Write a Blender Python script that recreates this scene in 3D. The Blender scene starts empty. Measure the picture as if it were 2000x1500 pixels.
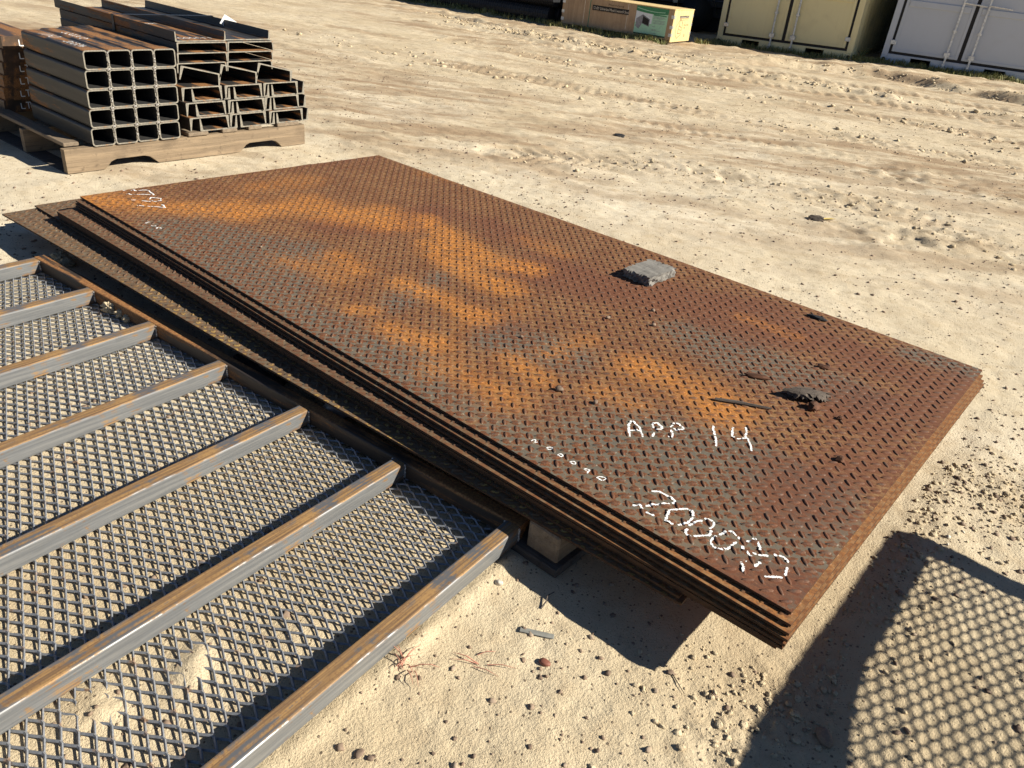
import bpy, math, random
import numpy as np
from mathutils import Matrix, Vector

SC = bpy.context.scene
COL = SC.collection
rng = np.random.default_rng(7)
random.seed(7)
PI = math.pi

# ---------------------------------------------------------------- camera, sky, sun, exposure
CAM_H = 1.22
F_PX = 1510.0                       # focal length for a 2000 px wide frame
def camera_axes():
    n = np.array([688 - 1000.0, 3400 - 750.0, F_PX]); n /= np.linalg.norm(n)   # plumb line in camera axes
    up = -n; f = np.array([0, 0, 1.0]); fwd = f - (f @ up) * up; fwd /= np.linalg.norm(fwd)
    return np.array([np.cross(fwd, up), fwd, up])
RC = camera_axes()
cd = bpy.data.cameras.new('camera'); cam = bpy.data.objects.new('camera', cd); COL.objects.link(cam)
cd.sensor_width = 36.0; cd.lens = F_PX / 2000 * 36; cd.clip_start = 0.02; cd.clip_end = 1000
m = Matrix.Identity(4)
for i, ax in enumerate(((1, 0, 0), (0, -1, 0), (0, 0, -1))):
    w = RC @ np.array(ax, float)
    for r in range(3): m[r][i] = w[r]
m[2][3] = CAM_H
cam.matrix_world = m
SC.camera = cam

SUN_AZ, SUN_EL = math.radians(-9.5), math.radians(32.5)
world = bpy.data.worlds.new('World'); SC.world = world; world.use_nodes = True
wt = world.node_tree; wt.nodes.clear()
sky = wt.nodes.new('ShaderNodeTexSky'); sky.sky_type = 'NISHITA'; sky.sun_disc = False
sky.sun_elevation = SUN_EL; sky.sun_rotation = PI / 2 - SUN_AZ; sky.air_density = 0.6; sky.dust_density = 0.05; sky.ozone_density = 2.0; sky.altitude = 600
bg = wt.nodes.new('ShaderNodeBackground'); bg.inputs['Strength'].default_value = 0.05
wo = wt.nodes.new('ShaderNodeOutputWorld')
wt.links.new(sky.outputs[0], bg.inputs[0]); wt.links.new(bg.outputs[0], wo.inputs[0])
sd = bpy.data.lights.new('sun', 'SUN'); sd.energy = 5.0; sd.angle = math.radians(0.5); sd.color = (1.0, 0.935, 0.81)
sun = bpy.data.objects.new('sun', sd); COL.objects.link(sun)
sv = Vector((math.cos(SUN_AZ) * math.cos(SUN_EL), math.sin(SUN_AZ) * math.cos(SUN_EL), math.sin(SUN_EL)))
sun.rotation_euler = sv.to_track_quat('Z', 'Y').to_euler(); sun.location = (8, -2, 6)
vs = SC.view_settings
vs.view_transform = 'Standard'; vs.look = 'None'; vs.exposure = 0.92; vs.gamma = 1.0; vs.use_curve_mapping = False

# ---------------------------------------------------------------- object helpers
def link(o, parent=None):
    COL.objects.link(o)
    if parent is not None: o.parent = parent
    return o
def tag(o, label=None, cat=None, group=None, kind=None):
    if label: o['label'] = label
    if cat: o['category'] = cat
    if group: o['group'] = group
    if kind: o['kind'] = kind
    return o
def empty(name, loc=(0, 0, 0), rz=0.0):
    o = bpy.data.objects.new(name, None); COL.objects.link(o)
    o.location = loc; o.rotation_euler = (0, 0, rz); o.empty_display_size = 0.1
    return o
def dup(o, parent=None):
    c = o.copy(); COL.objects.link(c)
    if parent is not None: c.parent = parent
    for ch in list(o.children): dup(ch, c)
    return c
def mesh_np(name, V, Q, mat, smooth=False, parent=None, attrs=None):
    """V (n,3), Q (m,k) with k = 3 or 4"""
    V = np.asarray(V, np.float32); Q = np.asarray(Q, np.int32)
    me = bpy.data.meshes.new(name); k = Q.shape[1]
    me.vertices.add(len(V)); me.vertices.foreach_set('co', V.ravel())
    me.loops.add(Q.size); me.loops.foreach_set('vertex_index', Q.ravel())
    me.polygons.add(len(Q))
    me.polygons.foreach_set('loop_start', np.arange(len(Q), dtype=np.int32) * k)
    me.polygons.foreach_set('loop_total', np.full(len(Q), k, np.int32))
    me.polygons.foreach_set('use_smooth', np.full(len(Q), bool(smooth)))
    for nm, arr in (attrs or {}).items():
        a = me.attributes.new(nm, 'FLOAT', 'POINT'); a.data.foreach_set('value', np.asarray(arr, np.float32))
    me.update(calc_edges=True); me.validate()
    me.materials.append(mat)
    return link(bpy.data.objects.new(name, me), parent)

class MB:
    def __init__(s): s.v = []; s.f = []
    def add(s, verts, faces):
        b = len(s.v); s.v += [tuple(p) for p in verts]; s.f += [tuple(i + b for i in f) for f in faces]
    def box(s, x0, x1, y0, y1, z0, z1, mtx=None, j=0.0):
        P = [(x, y, z) for z in (z0, z1) for x, y in ((x0, y0), (x1, y0), (x1, y1), (x0, y1))]
        if j: P = [tuple(c + random.uniform(-j, j) for c in p) for p in P]
        if mtx is not None: P = [tuple(mtx @ Vector(p)) for p in P]
        s.add(P, [(3, 2, 1, 0), (4, 5, 6, 7), (0, 1, 5, 4), (1, 2, 6, 5), (2, 3, 7, 6), (3, 0, 4, 7)])
    def bbox(s, x0, x1, y0, y1, z0, z1, b=0.002, mtx=None):
        """box with chamfered edges"""
        cx, cy, cz = (x0 + x1) / 2, (y0 + y1) / 2, (z0 + z1) / 2; hx, hy, hz = (x1 - x0) / 2, (y1 - y0) / 2, (z1 - z0) / 2
        b = min(b, hx * .9, hy * .9, hz * .9)
        import itertools
        P = []; idx = {}
        for sx, sy, sz in itertools.product((-1, 1), repeat=3):
            for a in range(3):
                d = [hx - b, hy - b, hz - b]; d[a] = (hx, hy, hz)[a]
                idx[(sx, sy, sz, a)] = len(P); P.append((cx + sx * d[0], cy + sy * d[1], cz + sz * d[2]))
        Fs = []
        for a in range(3):
            o1, o2 = [k for k in range(3) if k != a]
            for sg in (-1, 1):
                q = []
                for s1, s2 in ((-1, -1), (1, -1), (1, 1), (-1, 1)):
                    t = [0, 0, 0]; t[a] = sg; t[o1] = s1; t[o2] = s2; q.append(idx[(*t, a)])
                Fs.append(q)
        for a in range(3):            # edges along axis a
            o1, o2 = [k for k in range(3) if k != a]
            for s1, s2 in ((-1, -1), (1, -1), (1, 1), (-1, 1)):
                q = []
                for sg, face in ((-1, o1), (1, o1), (1, o2), (-1, o2)):
                    t = [0, 0, 0]; t[a] = sg; t[o1] = s1; t[o2] = s2; q.append(idx[(*t, face)])
                Fs.append(q)
        for sx, sy, sz in itertools.product((-1, 1), repeat=3):
            Fs.append([idx[(sx, sy, sz, a)] for a in range(3)])
        # orient outwards
        out = []
        for q in Fs:
            p = [Vector(P[i]) for i in q]; n = (p[1] - p[0]).cross(p[2] - p[0]); c = sum(p, Vector()) / len(p) - Vector((cx, cy, cz))
            out.append(q if n.dot(c) > 0 else q[::-1])
        if mtx is not None: P = [tuple(mtx @ Vector(p)) for p in P]
        s.add(P, out)
    def prism(s, prof, y0, y1, mtx=None, cap=True):
        """profile (x,z) counter-clockwise seen from -y, swept along y"""
        n = len(prof); P = [(x, y0, z) for x, z in prof] + [(x, y1, z) for x, z in prof]
        if mtx is not None: P = [tuple(mtx @ Vector(p)) for p in P]
        Fs = [(i, n + i, n + (i + 1) % n, (i + 1) % n)[::-1] for i in range(n)]
        Fs = [f[::-1] for f in Fs]
        Fs = [(i, (i + 1) % n, n + (i + 1) % n, n + i) for i in range(n)]
        if cap: Fs += [tuple(range(n))[::-1], tuple(range(n, 2 * n))]
        s.add(P, Fs)
    def tube(s, pts, r, seg=8, cap=True):
        pts = [Vector(p) for p in pts]; rr = r if isinstance(r, (list, tuple)) else [r] * len(pts); b = len(s.v); prev = None
        for i, p in enumerate(pts):
            t = (pts[min(i + 1, len(pts) - 1)] - pts[max(i - 1, 0)]).normalized()
            if prev is None: x = t.orthogonal().normalized()
            else: x = (prev - prev.dot(t) * t).normalized()
            prev = x; y = t.cross(x)
            for k in range(seg):
                a = 2 * PI * k / seg; s.v.append(tuple(p + rr[i] * (math.cos(a) * x + math.sin(a) * y)))
        for i in range(len(pts) - 1):
            for k in range(seg):
                a, c = b + i * seg + k, b + i * seg + (k + 1) % seg; s.f.append((a, c, c + seg, a + seg))
        if cap:
            s.f.append(tuple(b + k for k in range(seg))[::-1]); e = b + (len(pts) - 1) * seg; s.f.append(tuple(e + k for k in range(seg)))
    def mesh(s, name, mat, smooth=False):
        me = bpy.data.meshes.new(name); me.from_pydata(s.v, [], s.f); me.update()
        if smooth: me.polygons.foreach_set('use_smooth', [True] * len(me.polygons))
        me.materials.append(mat); return me
    def build(s, name, mat, parent=None, smooth=False):
        return link(bpy.data.objects.new(name, s.mesh(name, mat, smooth)), parent)

# ---------------------------------------------------------------- numpy noise
def vnoise(x, y, seed=0):
    xi = np.floor(x).astype(np.int64); yi = np.floor(y).astype(np.int64); fx = x - xi; fy = y - yi
    fx = fx * fx * fx * (fx * (fx * 6 - 15) + 10); fy = fy * fy * fy * (fy * (fy * 6 - 15) + 10)
    def h(a, b):
        n = (a * 374761393 + b * 668265263 + seed * 974711) & 0x7fffffff
        n = ((n ^ (n >> 13)) * 1274126177) & 0x7fffffff
        n = (n ^ (n >> 16)); return (n & 0xffff) / 65535.0
    return (h(xi, yi) * (1 - fx) + h(xi + 1, yi) * fx) * (1 - fy) + (h(xi, yi + 1) * (1 - fx) + h(xi + 1, yi + 1) * fx) * fy
def fbm(x, y, oct=4, seed=0, gain=.5):
    t = 0; a = 1; s = 0
    for i in range(oct): t = t + a * (vnoise(x, y, seed + i * 17) - .5); s += a; a *= gain; x = x * 2.03 + 3.1; y = y * 2.03 - 1.7
    return t / s * 2
def sstep(a, b, x): t = np.clip((x - a) / (b - a), 0, 1); return t * t * (3 - 2 * t)
def polydist(x, y, pts):
    """distance, signed side and arc length to a polyline"""
    best = np.full(np.shape(x), 1e9); side = np.zeros(np.shape(x)); arc = np.zeros(np.shape(x)); L = 0
    for (ax, ay), (bx, by) in zip(pts[:-1], pts[1:]):
        dx, dy = bx - ax, by - ay; l = math.hypot(dx, dy); dx /= l; dy /= l
        t = np.clip((x - ax) * dx + (y - ay) * dy, 0, l)
        qx, qy = ax + t * dx, ay + t * dy; d = np.hypot(x - qx, y - qy); k = d < best
        best = np.where(k, d, best); side = np.where(k, np.sign((x - ax) * dy - (y - ay) * dx), side); arc = np.where(k, L + t, arc); L += l
    return best, side, arc

# ---------------------------------------------------------------- node material helper
class G:
    def __init__(s, name):
        s.m = bpy.data.materials.new(name); s.m.use_nodes = True; s.t = s.m.node_tree; s.b = s.t.nodes['Principled BSDF']
    def set(s, sock, v):
        if hasattr(v, 'is_output'): s.t.links.new(v, sock)
        elif isinstance(v, (tuple, list)) and len(v) == 3 and sock.type == 'RGBA': sock.default_value = (*v, 1)
        else: sock.default_value = v
    def coord(s, scale=(1, 1, 1), rot=(0, 0, 0), kind='Object', loc=(0, 0, 0)):
        tc = s.t.nodes.new('ShaderNodeTexCoord'); mp = s.t.nodes.new('ShaderNodeMapping')
        mp.inputs['Scale'].default_value = scale; mp.inputs['Rotation'].default_value = rot; mp.inputs['Location'].default_value = loc
        s.t.links.new(tc.outputs[kind], mp.inputs[0]); return mp.outputs[0]
    def noise(s, vec, scale=5, detail=4, rough=.55, dist=0.0):
        n = s.t.nodes.new('ShaderNodeTexNoise'); s.t.links.new(vec, n.inputs['Vector'])
        n.inputs['Scale'].default_value = scale; n.inputs['Detail'].default_value = detail; n.inputs['Roughness'].default_value = rough; n.inputs['Distortion'].default_value = dist
        return n.outputs['Fac']
    def voro(s, vec, scale=5, feature='F1', out='Distance'):
        n = s.t.nodes.new('ShaderNodeTexVoronoi'); n.feature = feature; s.t.links.new(vec, n.inputs['Vector']); n.inputs['Scale'].default_value = scale
        return n.outputs[out]
    def math(s, op, a, b=0.0, clamp=False):
        n = s.t.nodes.new('ShaderNodeMath'); n.operation = op; n.use_clamp = clamp; s.set(n.inputs[0], a); s.set(n.inputs[1], b); return n.outputs[0]
    def smooth(s, x, a, b, lo=0.0, hi=1.0):
        n = s.t.nodes.new('ShaderNodeMapRange'); n.interpolation_type = 'SMOOTHSTEP'; s.set(n.inputs[0], x)
        for i, v in enumerate((a, b, lo, hi)): s.set(n.inputs[i + 1], v)
        return n.outputs[0]
    def mix(s, f, a, b, mode='MIX'):
        n = s.t.nodes.new('ShaderNodeMix'); n.data_type = 'RGBA'; n.blend_type = mode; n.clamp_factor = True
        s.set(n.inputs[0], f); s.set(n.inputs[6], a); s.set(n.inputs[7], b); return n.outputs[2]
    def attr(s, name, out='Fac'):
        n = s.t.nodes.new('ShaderNodeAttribute'); n.attribute_name = name; return n.outputs[out]
    def sep(s, vec):
        n = s.t.nodes.new('ShaderNodeSeparateXYZ'); s.t.links.new(vec, n.inputs[0]); return n.outputs
    def normal_z(s):
        g = s.t.nodes.new('ShaderNodeNewGeometry'); return s.sep(g.outputs['Normal'])[2]
    def rnd(s):
        n = s.t.nodes.new('ShaderNodeObjectInfo'); return n.outputs['Random']
    def bump(s, h, strength=.3, dist=.002):
        n = s.t.nodes.new('ShaderNodeBump'); n.inputs['Strength'].default_value = strength; n.inputs['Distance'].default_value = dist
        s.set(n.inputs['Height'], h); s.t.links.new(n.outputs[0], s.b.inputs['Normal'])
    def out(s, col, rough=.7, metal=0.0, spec=None):
        s.set(s.b.inputs['Base Color'], col); s.set(s.b.inputs['Roughness'], rough); s.set(s.b.inputs['Metallic'], metal)
        if spec is not None: s.b.inputs['Specular IOR Level'].default_value = spec
        return s.m

# ---------------------------------------------------------------- materials
def mat_sand():
    g = G('sand'); c = g.coord(); cs = g.coord((.35, 1.6, 1), (0, 0, math.radians(28)))
    n1 = g.noise(c, 1.3, 5); n2 = g.noise(c, 14, 6, .65); n3 = g.noise(cs, 2.2, 6, .65, .6); n4 = g.noise(c, 160, 3, .7); n5 = g.noise(c, 520, 2, .6)
    col = g.mix(g.smooth(n1, .3, .7), (.50, .40, .255), (.60, .505, .35))
    col = g.mix(g.math('MULTIPLY', g.attr('pale'), .85), col, g.mix(g.smooth(n1, .3, .7), (.64, .56, .42), (.72, .64, .50)))
    col = g.mix(g.smooth(n2, .42, .75, 0, .7), col, (.46, .36, .23))
    col = g.mix(g.math('MULTIPLY', g.smooth(n3, .36, .62), g.attr('brown')), col, (.33, .235, .145)); n6 = g.noise(g.coord((1.5, 9, 1), (0, 0, math.radians(27))), 2.2, 6, .7, .5); col = g.mix(g.math('MULTIPLY', g.smooth(n6, .50, .72), g.attr('farness')), col, (.34, .245, .155)); n7 = g.noise(g.coord((1, 1.8, 1), (0, 0, math.radians(20))), 26, 5, .75, .3); col = g.mix(g.math('MULTIPLY', g.smooth(n7, .54, .66, 0, .75), g.attr('farness')), col, (.30, .215, .135))  # far speckles darken the colour in place of shadows from small lumps
    col = g.mix(g.math('MULTIPLY', g.attr('damp'), .85), col, (.235, .165, .095))
    col = g.mix(g.smooth(n4, .40, .25, 0.0, .35), col, (.22, .16, .10))
    col = g.mix(g.smooth(n4, .60, .72, 0.0, .30), col, (.72, .62, .46))
    v1 = g.voro(c, 85); v2 = g.voro(c, 85, 'F1', 'Color'); vr = g.sep(v2)[0]; dots = g.math('MULTIPLY', g.smooth(v1, .28, .16), g.smooth(vr, .72, .80)); col = g.mix(g.math('MULTIPLY', dots, .85), col, (.16, .115, .08))
    v3 = g.voro(c, 210); vr3 = g.sep(g.voro(c, 210, 'F1', 'Color'))[1]; dots2 = g.math('MULTIPLY', g.smooth(v3, .34, .20), g.smooth(vr3, .66, .74)); col = g.mix(g.math('MULTIPLY', dots2, .7), col, (.19, .14, .095))
    h = g.math('ADD', g.math('MULTIPLY', n2, .5), g.math('ADD', g.math('MULTIPLY', n4, .42), g.math('ADD', g.math('MULTIPLY', n5, .16), g.math('MULTIPLY', dots, .25))))
    g.bump(h, .85, .011)
    return g.out(col, .95, 0, .15)

def mat_pebble():
    g = G('pebble_stone'); c = g.coord(); r = g.attr('tint')
    col = g.mix(g.smooth(r, 0, .55), (.115, .08, .06), (.22, .155, .11))
    col = g.mix(g.smooth(r, .55, .95), col, (.33, .26, .19)); col = g.mix(g.smooth(r, .965, .98), col, (.62, .57, .48))
    col = g.mix(g.smooth(g.noise(c, 220, 3), .4, .7, 0, .5), col, (.30, .22, .15))
    return g.out(col, .8, 0, .3)

PITCH = 0.040
def mat_checker(name, zoned, rings=False):
    """rusted four-way checker plate; rust follows the raised lugs, zones come from attributes"""
    g = G(name); c = g.coord(); X, Y, Z = g.sep(c)
    k = 2 * PI / PITCH
    wob = g.math('MULTIPLY', g.math('SUBTRACT', g.noise(c, 60, 3), .5), .022)
    fx = g.math('COSINE', g.math('MULTIPLY', g.math('ADD', X, wob), k)); fy = g.math('COSINE', g.math('MULTIPLY', g.math('ADD', Y, wob), k))
    f = g.math('MULTIPLY', g.math('ADD', fx, fy), .5)
    lug = g.math('ABSOLUTE', f)
    nA = g.noise(c, 5.5, 5, .62, .4); nB = g.noise(c, 34, 5, .68, .8); nC = g.noise(c, 190, 4, .7, .5)
    st = g.noise(g.coord((60, 60, 60), (0, 0, math.radians(-40)), ), 1.0, 3, .6); st = g.noise(g.coord((26, 120, 60), (0, 0, math.radians(30))), 1, 4, .65, .4)
    if zoned: zo, zm, zg = g.attr('zo'), g.attr('zm'), g.attr('zg')
    else: zo, zm, zg = (0.02, 0.0, 0.40) if rings else (g.smooth(X, -1.0, -.10, .10, .42), 0.0, .30)
    nD = g.noise(c, 95, 4, .7, 1.2)
    rust = g.smooth(g.math('ADD', g.math('MULTIPLY', lug, 1.0), g.math('ADD', g.math('MULTIPLY', g.math('SUBTRACT', nB, .5), 1.7), g.math('ADD', g.math('MULTIPLY', g.math('SUBTRACT', st, .5), 1.5), g.math('MULTIPLY', g.math('SUBTRACT', nD, .5), 1.4)))), .16, .46)
    base = g.mix(g.smooth(nA, .35, .65), (.150, .066, .024), (.215, .108, .042))
    base = g.mix(g.smooth(st, .44, .66, 0, .8), base, (.285, .175, .085))
    dark = g.mix(g.smooth(nC, .4, .65), (.070, .022, .011), (.175, .058, .021))
    if not zoned: base = g.mix(g.smooth(X, -1.3, -.2, .75, .15), base, g.mix(g.smooth(nB, .35, .65), (.070, .047, .030), (.125, .088, .052)))
    col = g.mix(g.math('MULTIPLY', rust, .30 if rings else .85 if zoned else .55), base, dark)
    grey = g.mix(g.smooth(nB, .35, .7), (.125, .110, .085), (.180, .150, .104))
    gf = g.math('MULTIPLY', g.smooth(g.math('ADD', zg, g.math('MULTIPLY', g.math('SUBTRACT', nB, .5), 1.1)), .18, .60), g.math('SUBTRACT', 1.0, rust, True))
    col = g.mix(gf, col, grey)
    mf = g.smooth(g.math('ADD', zm, g.math('MULTIPLY', g.math('SUBTRACT', nB, .5), .8)), .30, .85, 0, .82)
    mcol = g.mix(g.smooth(st, .4, .65), (.115, .040, .020), (.155, .062, .030))
    col = g.mix(mf, col, g.mix(g.smooth(nC, .55, .75, 0, .6), mcol, (.30, .13, .06)))
    spk = g.smooth(g.math('ADD', g.math('MULTIPLY', nB, .45), g.math('ADD', g.math('MULTIPLY', st, .40), g.math('MULTIPLY', nD, .15))), .40, .62)
    of = g.math('MULTIPLY', g.smooth(zo, .08, .95), g.math('ADD', .18, g.math('MULTIPLY', spk, .80)), True)
    ocol = g.mix(g.smooth(nC, .3, .7), (.34, .115, .020), (.62, .26, .048))
    ocol = g.mix(g.math('MULTIPLY', g.smooth(lug, .55, .95), .55), ocol, (.20, .075, .025))
    col = g.mix(of, col, ocol)
    col = g.mix(g.smooth(nC, .72, .80, 0, .5), col, (.45, .24, .10))
    if rings: col = g.mix(g.math('MULTIPLY', g.math('MULTIPLY', g.smooth(lug, .62, .76), g.smooth(X, -2.5, -1.6, .12, 1)), g.smooth(g.noise(c, 9, 3), .42, .54, 0, .9)), col, g.mix(g.smooth(lug, .86, .95), (.40, .265, .075), (.16, .095, .045)))
    g.bump(g.math('ADD', g.math('MULTIPLY', nC, .6), g.math('MULTIPLY', nB, .5)), .35, .0025)
    col = g.mix(g.math('MULTIPLY', g.attr('lugtop'), g.smooth(nB, .40, .55, .75, .25)), col, g.mix(g.smooth(nD, .4, .6), (.070, .052, .042), (.13, .082, .055)))
    rough = g.math('SUBTRACT', .80, g.math('MULTIPLY', gf, .22))
    return g.out(col, rough, g.math('MULTIPLY', gf, .12), .3)

def mat_edge():
    g = G('plate_edge_rust_shade'); c = g.coord((8, 8, 60)); n = g.noise(c, 3, 5, .7); n2 = g.noise(g.coord(), 180, 3)
    X, Y, Z = g.sep(g.coord()); col = g.mix(g.smooth(n, .35, .7), (.030, .016, .010), (.070, .036, .017)); col = g.mix(g.math('MULTIPLY', g.smooth(X, -.006, -.002, .04, 1), g.smooth(n, .42, .6)), col, (.12, .055, .02)); col = g.mix(g.smooth(n2, .5, .7, 0, .6), col, (.07, .035, .018))  # rust with light painted in: long sides shade-dark, near end face warmer
    g.bump(n2, .4, .002); return g.out(col, .8, 0, .3)

def mat_tube_steel():
    """bare square tube: grey mill steel, ochre rust running along the upper faces"""
    g = G('bare_steel_tube'); c = g.coord(); s1 = g.coord((75, 1.1, 75)); s2 = g.coord((190, 5, 190))
    a = g.noise(s1, 1, 5, .6, .3); b = g.noise(s2, 1, 4, .65); d = g.noise(c, 9, 5, .65, .8); e = g.noise(c, 200, 3, .7)
    nz = g.normal_z(); top = g.smooth(nz, .2, .7)
    col = g.mix(g.smooth(b, .35, .7), (.135, .14, .145), (.215, .215, .21))
    col = g.mix(g.smooth(d, .45, .7, 0, .4), col, (.115, .12, .125))
    rf = g.smooth(g.math('ADD', a, g.math('MULTIPLY', g.math('SUBTRACT', d, .5), 1.1)), .37, .53, 0, .92)
    rcol = g.mix(g.smooth(b, .35, .65), (.15, .085, .038), (.36, .205, .07)); rcol = g.mix(g.smooth(e, .5, .7, 0, .7), rcol, (.15, .07, .03))
    tcol = g.mix(rf, (.135, .135, .14), rcol)
    scol = g.mix(g.smooth(g.math('ADD', a, g.math('MULTIPLY', g.math('SUBTRACT', d, .5), 1.3)), .53, .63, 0, .8), col, g.mix(g.smooth(b, .4, .65), (.20, .105, .04), (.36, .21, .075)))
    col = g.mix(top, scol, tcol)
    g.bump(g.math('ADD', e, b), .12, .001)
    return g.out(col, g.smooth(rf, 0, 1, .42, .68), g.math('MULTIPLY', g.math('SUBTRACT', 1.0, g.math('MULTIPLY', rf, top)), .25), .5)

def mat_mesh():
    g = G('expanded_steel'); c = g.coord(); n = g.noise(c, 26, 4, .65); e = g.noise(c, 240, 2)
    bond = g.attr('bond')
    col = g.mix(g.smooth(e, .3, .7), (.19, .20, .22), (.28, .29, .305))
    f = g.smooth(g.math('ADD', n, g.math('MULTIPLY', bond, .10)), .62, .78, 0, .8)
    col = g.mix(f, col, g.mix(g.smooth(e, .4, .6), (.19, .10, .045), (.31, .175, .08)))
    return g.out(col, .42, g.math('MULTIPLY', g.math('SUBTRACT', 1.0, f), .3), .5)

def mat_black_steel(name, axis, rusty=.35, base=(.070, .066, .060), base2=(.125, .110, .090)):
    g = G(name); sc = [30, 30, 30]; sc[axis] = 1.4; c = g.coord(tuple(sc)); o = g.coord(); r = g.rnd()
    sc2 = [13, 13, 13]; sc2[axis] = 2.2; o2 = g.coord(tuple(sc2)); a = g.noise(c, 1, 5, .6, .4); b = g.noise(o2, 1, 5, .65, .5); e = g.noise(o, 180, 3, .7)
    col = g.mix(g.smooth(a, .35, .7), base, base2)
    top = g.smooth(g.normal_z(), .3, .8)
    f = g.smooth(g.math('ADD', g.math('ADD', b, g.math('MULTIPLY', g.math('SUBTRACT', a, .5), .7)), g.math('ADD', g.math('MULTIPLY', top, .10), g.math('MULTIPLY', g.math('SUBTRACT', r, .5), .22))), .62 - rusty * .25, .74 - rusty * .2)
    rc = g.mix(g.smooth(e, .35, .7), (.16, .065, .025), (.36, .18, .06))
    col = g.mix(f, col, rc); g.bump(g.math('ADD', e, a), .15, .0012)
    return g.out(col, g.smooth(f, 0, 1, .5, .8), g.math('MULTIPLY', g.math('SUBTRACT', 1.0, f), .25), .4)

def mat_cut_steel():
    g = G('saw_cut_steel'); c = g.coord((20, 4, 20)); n = g.noise(c, 4, 4); col = g.mix(g.smooth(n, .35, .7), (.17, .155, .125), (.29, .26, .205))
    col = g.mix(g.smooth(g.noise(g.coord(), 22, 4), .56, .7), col, (.30, .15, .055)); return g.out(col, .55, .1)

def mat_weld():
    g = G('weld_metal'); n = g.noise(g.coord(), 150, 3); col = g.mix(g.smooth(n, .35, .65), (.14, .11, .09), (.75, .72, .66)); return g.out(col, .35, .6)

def mat_wood(name, axis, c1, c2, c3, grain=1.0):
    g = G(name); sc = [55, 55, 55]; sc[axis] = 2.2; r = g.rnd()
    c = g.coord(tuple(sc)); n = g.noise(c, .9 * grain, 6, .62, .8); n2 = g.noise(c, 5, 3, .6); o = g.coord(); k = g.noise(o, 6, 4, .6)
    col = g.mix(g.smooth(n, .35, .68), c1, c2); col = g.mix(g.smooth(n2, .55, .75, 0, .7), col, c3)
    col = g.mix(g.smooth(k, .5, .75, 0, .5), col, c3); col = g.mix(g.math('MULTIPLY', r, .25), col, c2)
    k2 = g.noise(o, 22, 5, .7); col = g.mix(g.smooth(k2, .56, .70, 0, .6), col, c3); g.bump(g.math('ADD', n, g.math('ADD', g.math('MULTIPLY', n2, .6), g.math('MULTIPLY', k2, .5))), .7, .004); return g.out(col, .85, 0, .25)

def mat_paint(name, col, dirt=(.2, .16, .1), amt=.25, rough=.5, n_scale=3):
    g = G(name); o = g.coord(); n = g.noise(o, n_scale, 6, .65, .4); n2 = g.noise(g.coord((22, 22, 1.2)), 1, 5, .65); e = g.noise(o, 60, 4, .7)
    c = g.mix(g.smooth(n, .45, .8, 0, amt), col, dirt); c = g.mix(g.smooth(n2, .55, .8, 0, amt * .8), c, dirt); c = g.mix(g.smooth(e, .68, .8, 0, amt), c, (.14, .10, .07))
    g.bump(n, .12, .02); return g.out(c, rough, 0, .4)

def mat_flat(name, col, rough=.7, metal=0.0, var=.15):
    g = G(name); n = g.noise(g.coord(), 30, 4); c2 = tuple(min(1, x * (1 + var * 2)) for x in col)
    return g.out(g.mix(g.smooth(n, .3, .7), tuple(x * (1 - var) for x in col), c2), rough, metal, .35)

M_sand = mat_sand(); M_pebble = mat_pebble()
M_top = mat_checker('rusted_checker_plate', True); M_low = mat_checker('brown_checker_plate', False); M_ring = mat_checker('ochre_spotted_checker_plate', False, True); M_edge = mat_edge()
M_tube = mat_tube_steel(); M_mesh = mat_mesh(); M_cut = mat_cut_steel(); M_weld = mat_weld(); M_inside_shade = mat_flat('tube_inside_shade', (.017, .016, .015), .9, 0, .4)  # tube insides coloured near black for the shade within
M_blk_y = mat_black_steel('black_mill_steel', 1, -.05, (.030, .029, .027), (.068, .060, .050)); M_chan = mat_black_steel('rusting_channel_steel', 1, .10, (.028, .028, .029), (.062, .056, .048))
M_rust_y = mat_black_steel('brown_rusted_steel', 1, .7, (.070, .045, .030), (.115, .066, .038)); M_rail = mat_black_steel('dark_rail_steel', 1, .2, (.045, .036, .030), (.085, .064, .048))
M_wood_x = mat_wood('pallet_wood', 0, (.165, .122, .080), (.27, .20, .128), (.075, .054, .037)); M_wood_y = mat_wood('deck_board_wood', 1, (.16, .122, .085), (.24, .185, .128), (.085, .064, .045))
M_grey_wood = mat_wood('weathered_grey_wood', 0, (.155, .145, .13), (.25, .235, .21), (.07, .06, .052)); M_dark_wood = mat_wood('dark_old_wood', 0, (.06, .05, .042), (.12, .10, .085), (.03, .026, .022))
M_bark = mat_wood('dark_bark', 0, (.045, .035, .028), (.13, .105, .085), (.02, .016, .013), 2.0)
M_chalk = mat_flat('white_paint_marker', (.80, .80, .78), .6, 0, .05)
M_paper = mat_flat('white_paper_tag', (.78, .78, .76), .7, 0, .04)
M_black = mat_flat('black_rubber', (.016, .016, .017), .6); M_galv = mat_flat('galvanised_steel', (.48, .49, .48), .4, .5); M_blackstrap = mat_flat('black_steel_strap', (.03, .032, .036), .45, .5)
M_rustflake = mat_flat('rust_flake', (.065, .026, .012), .85, 0, .4)
M_stone = mat_flat('grey_brown_stone', (.26, .215, .175), .85, 0, .25)
M_clod = M_sand
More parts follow.
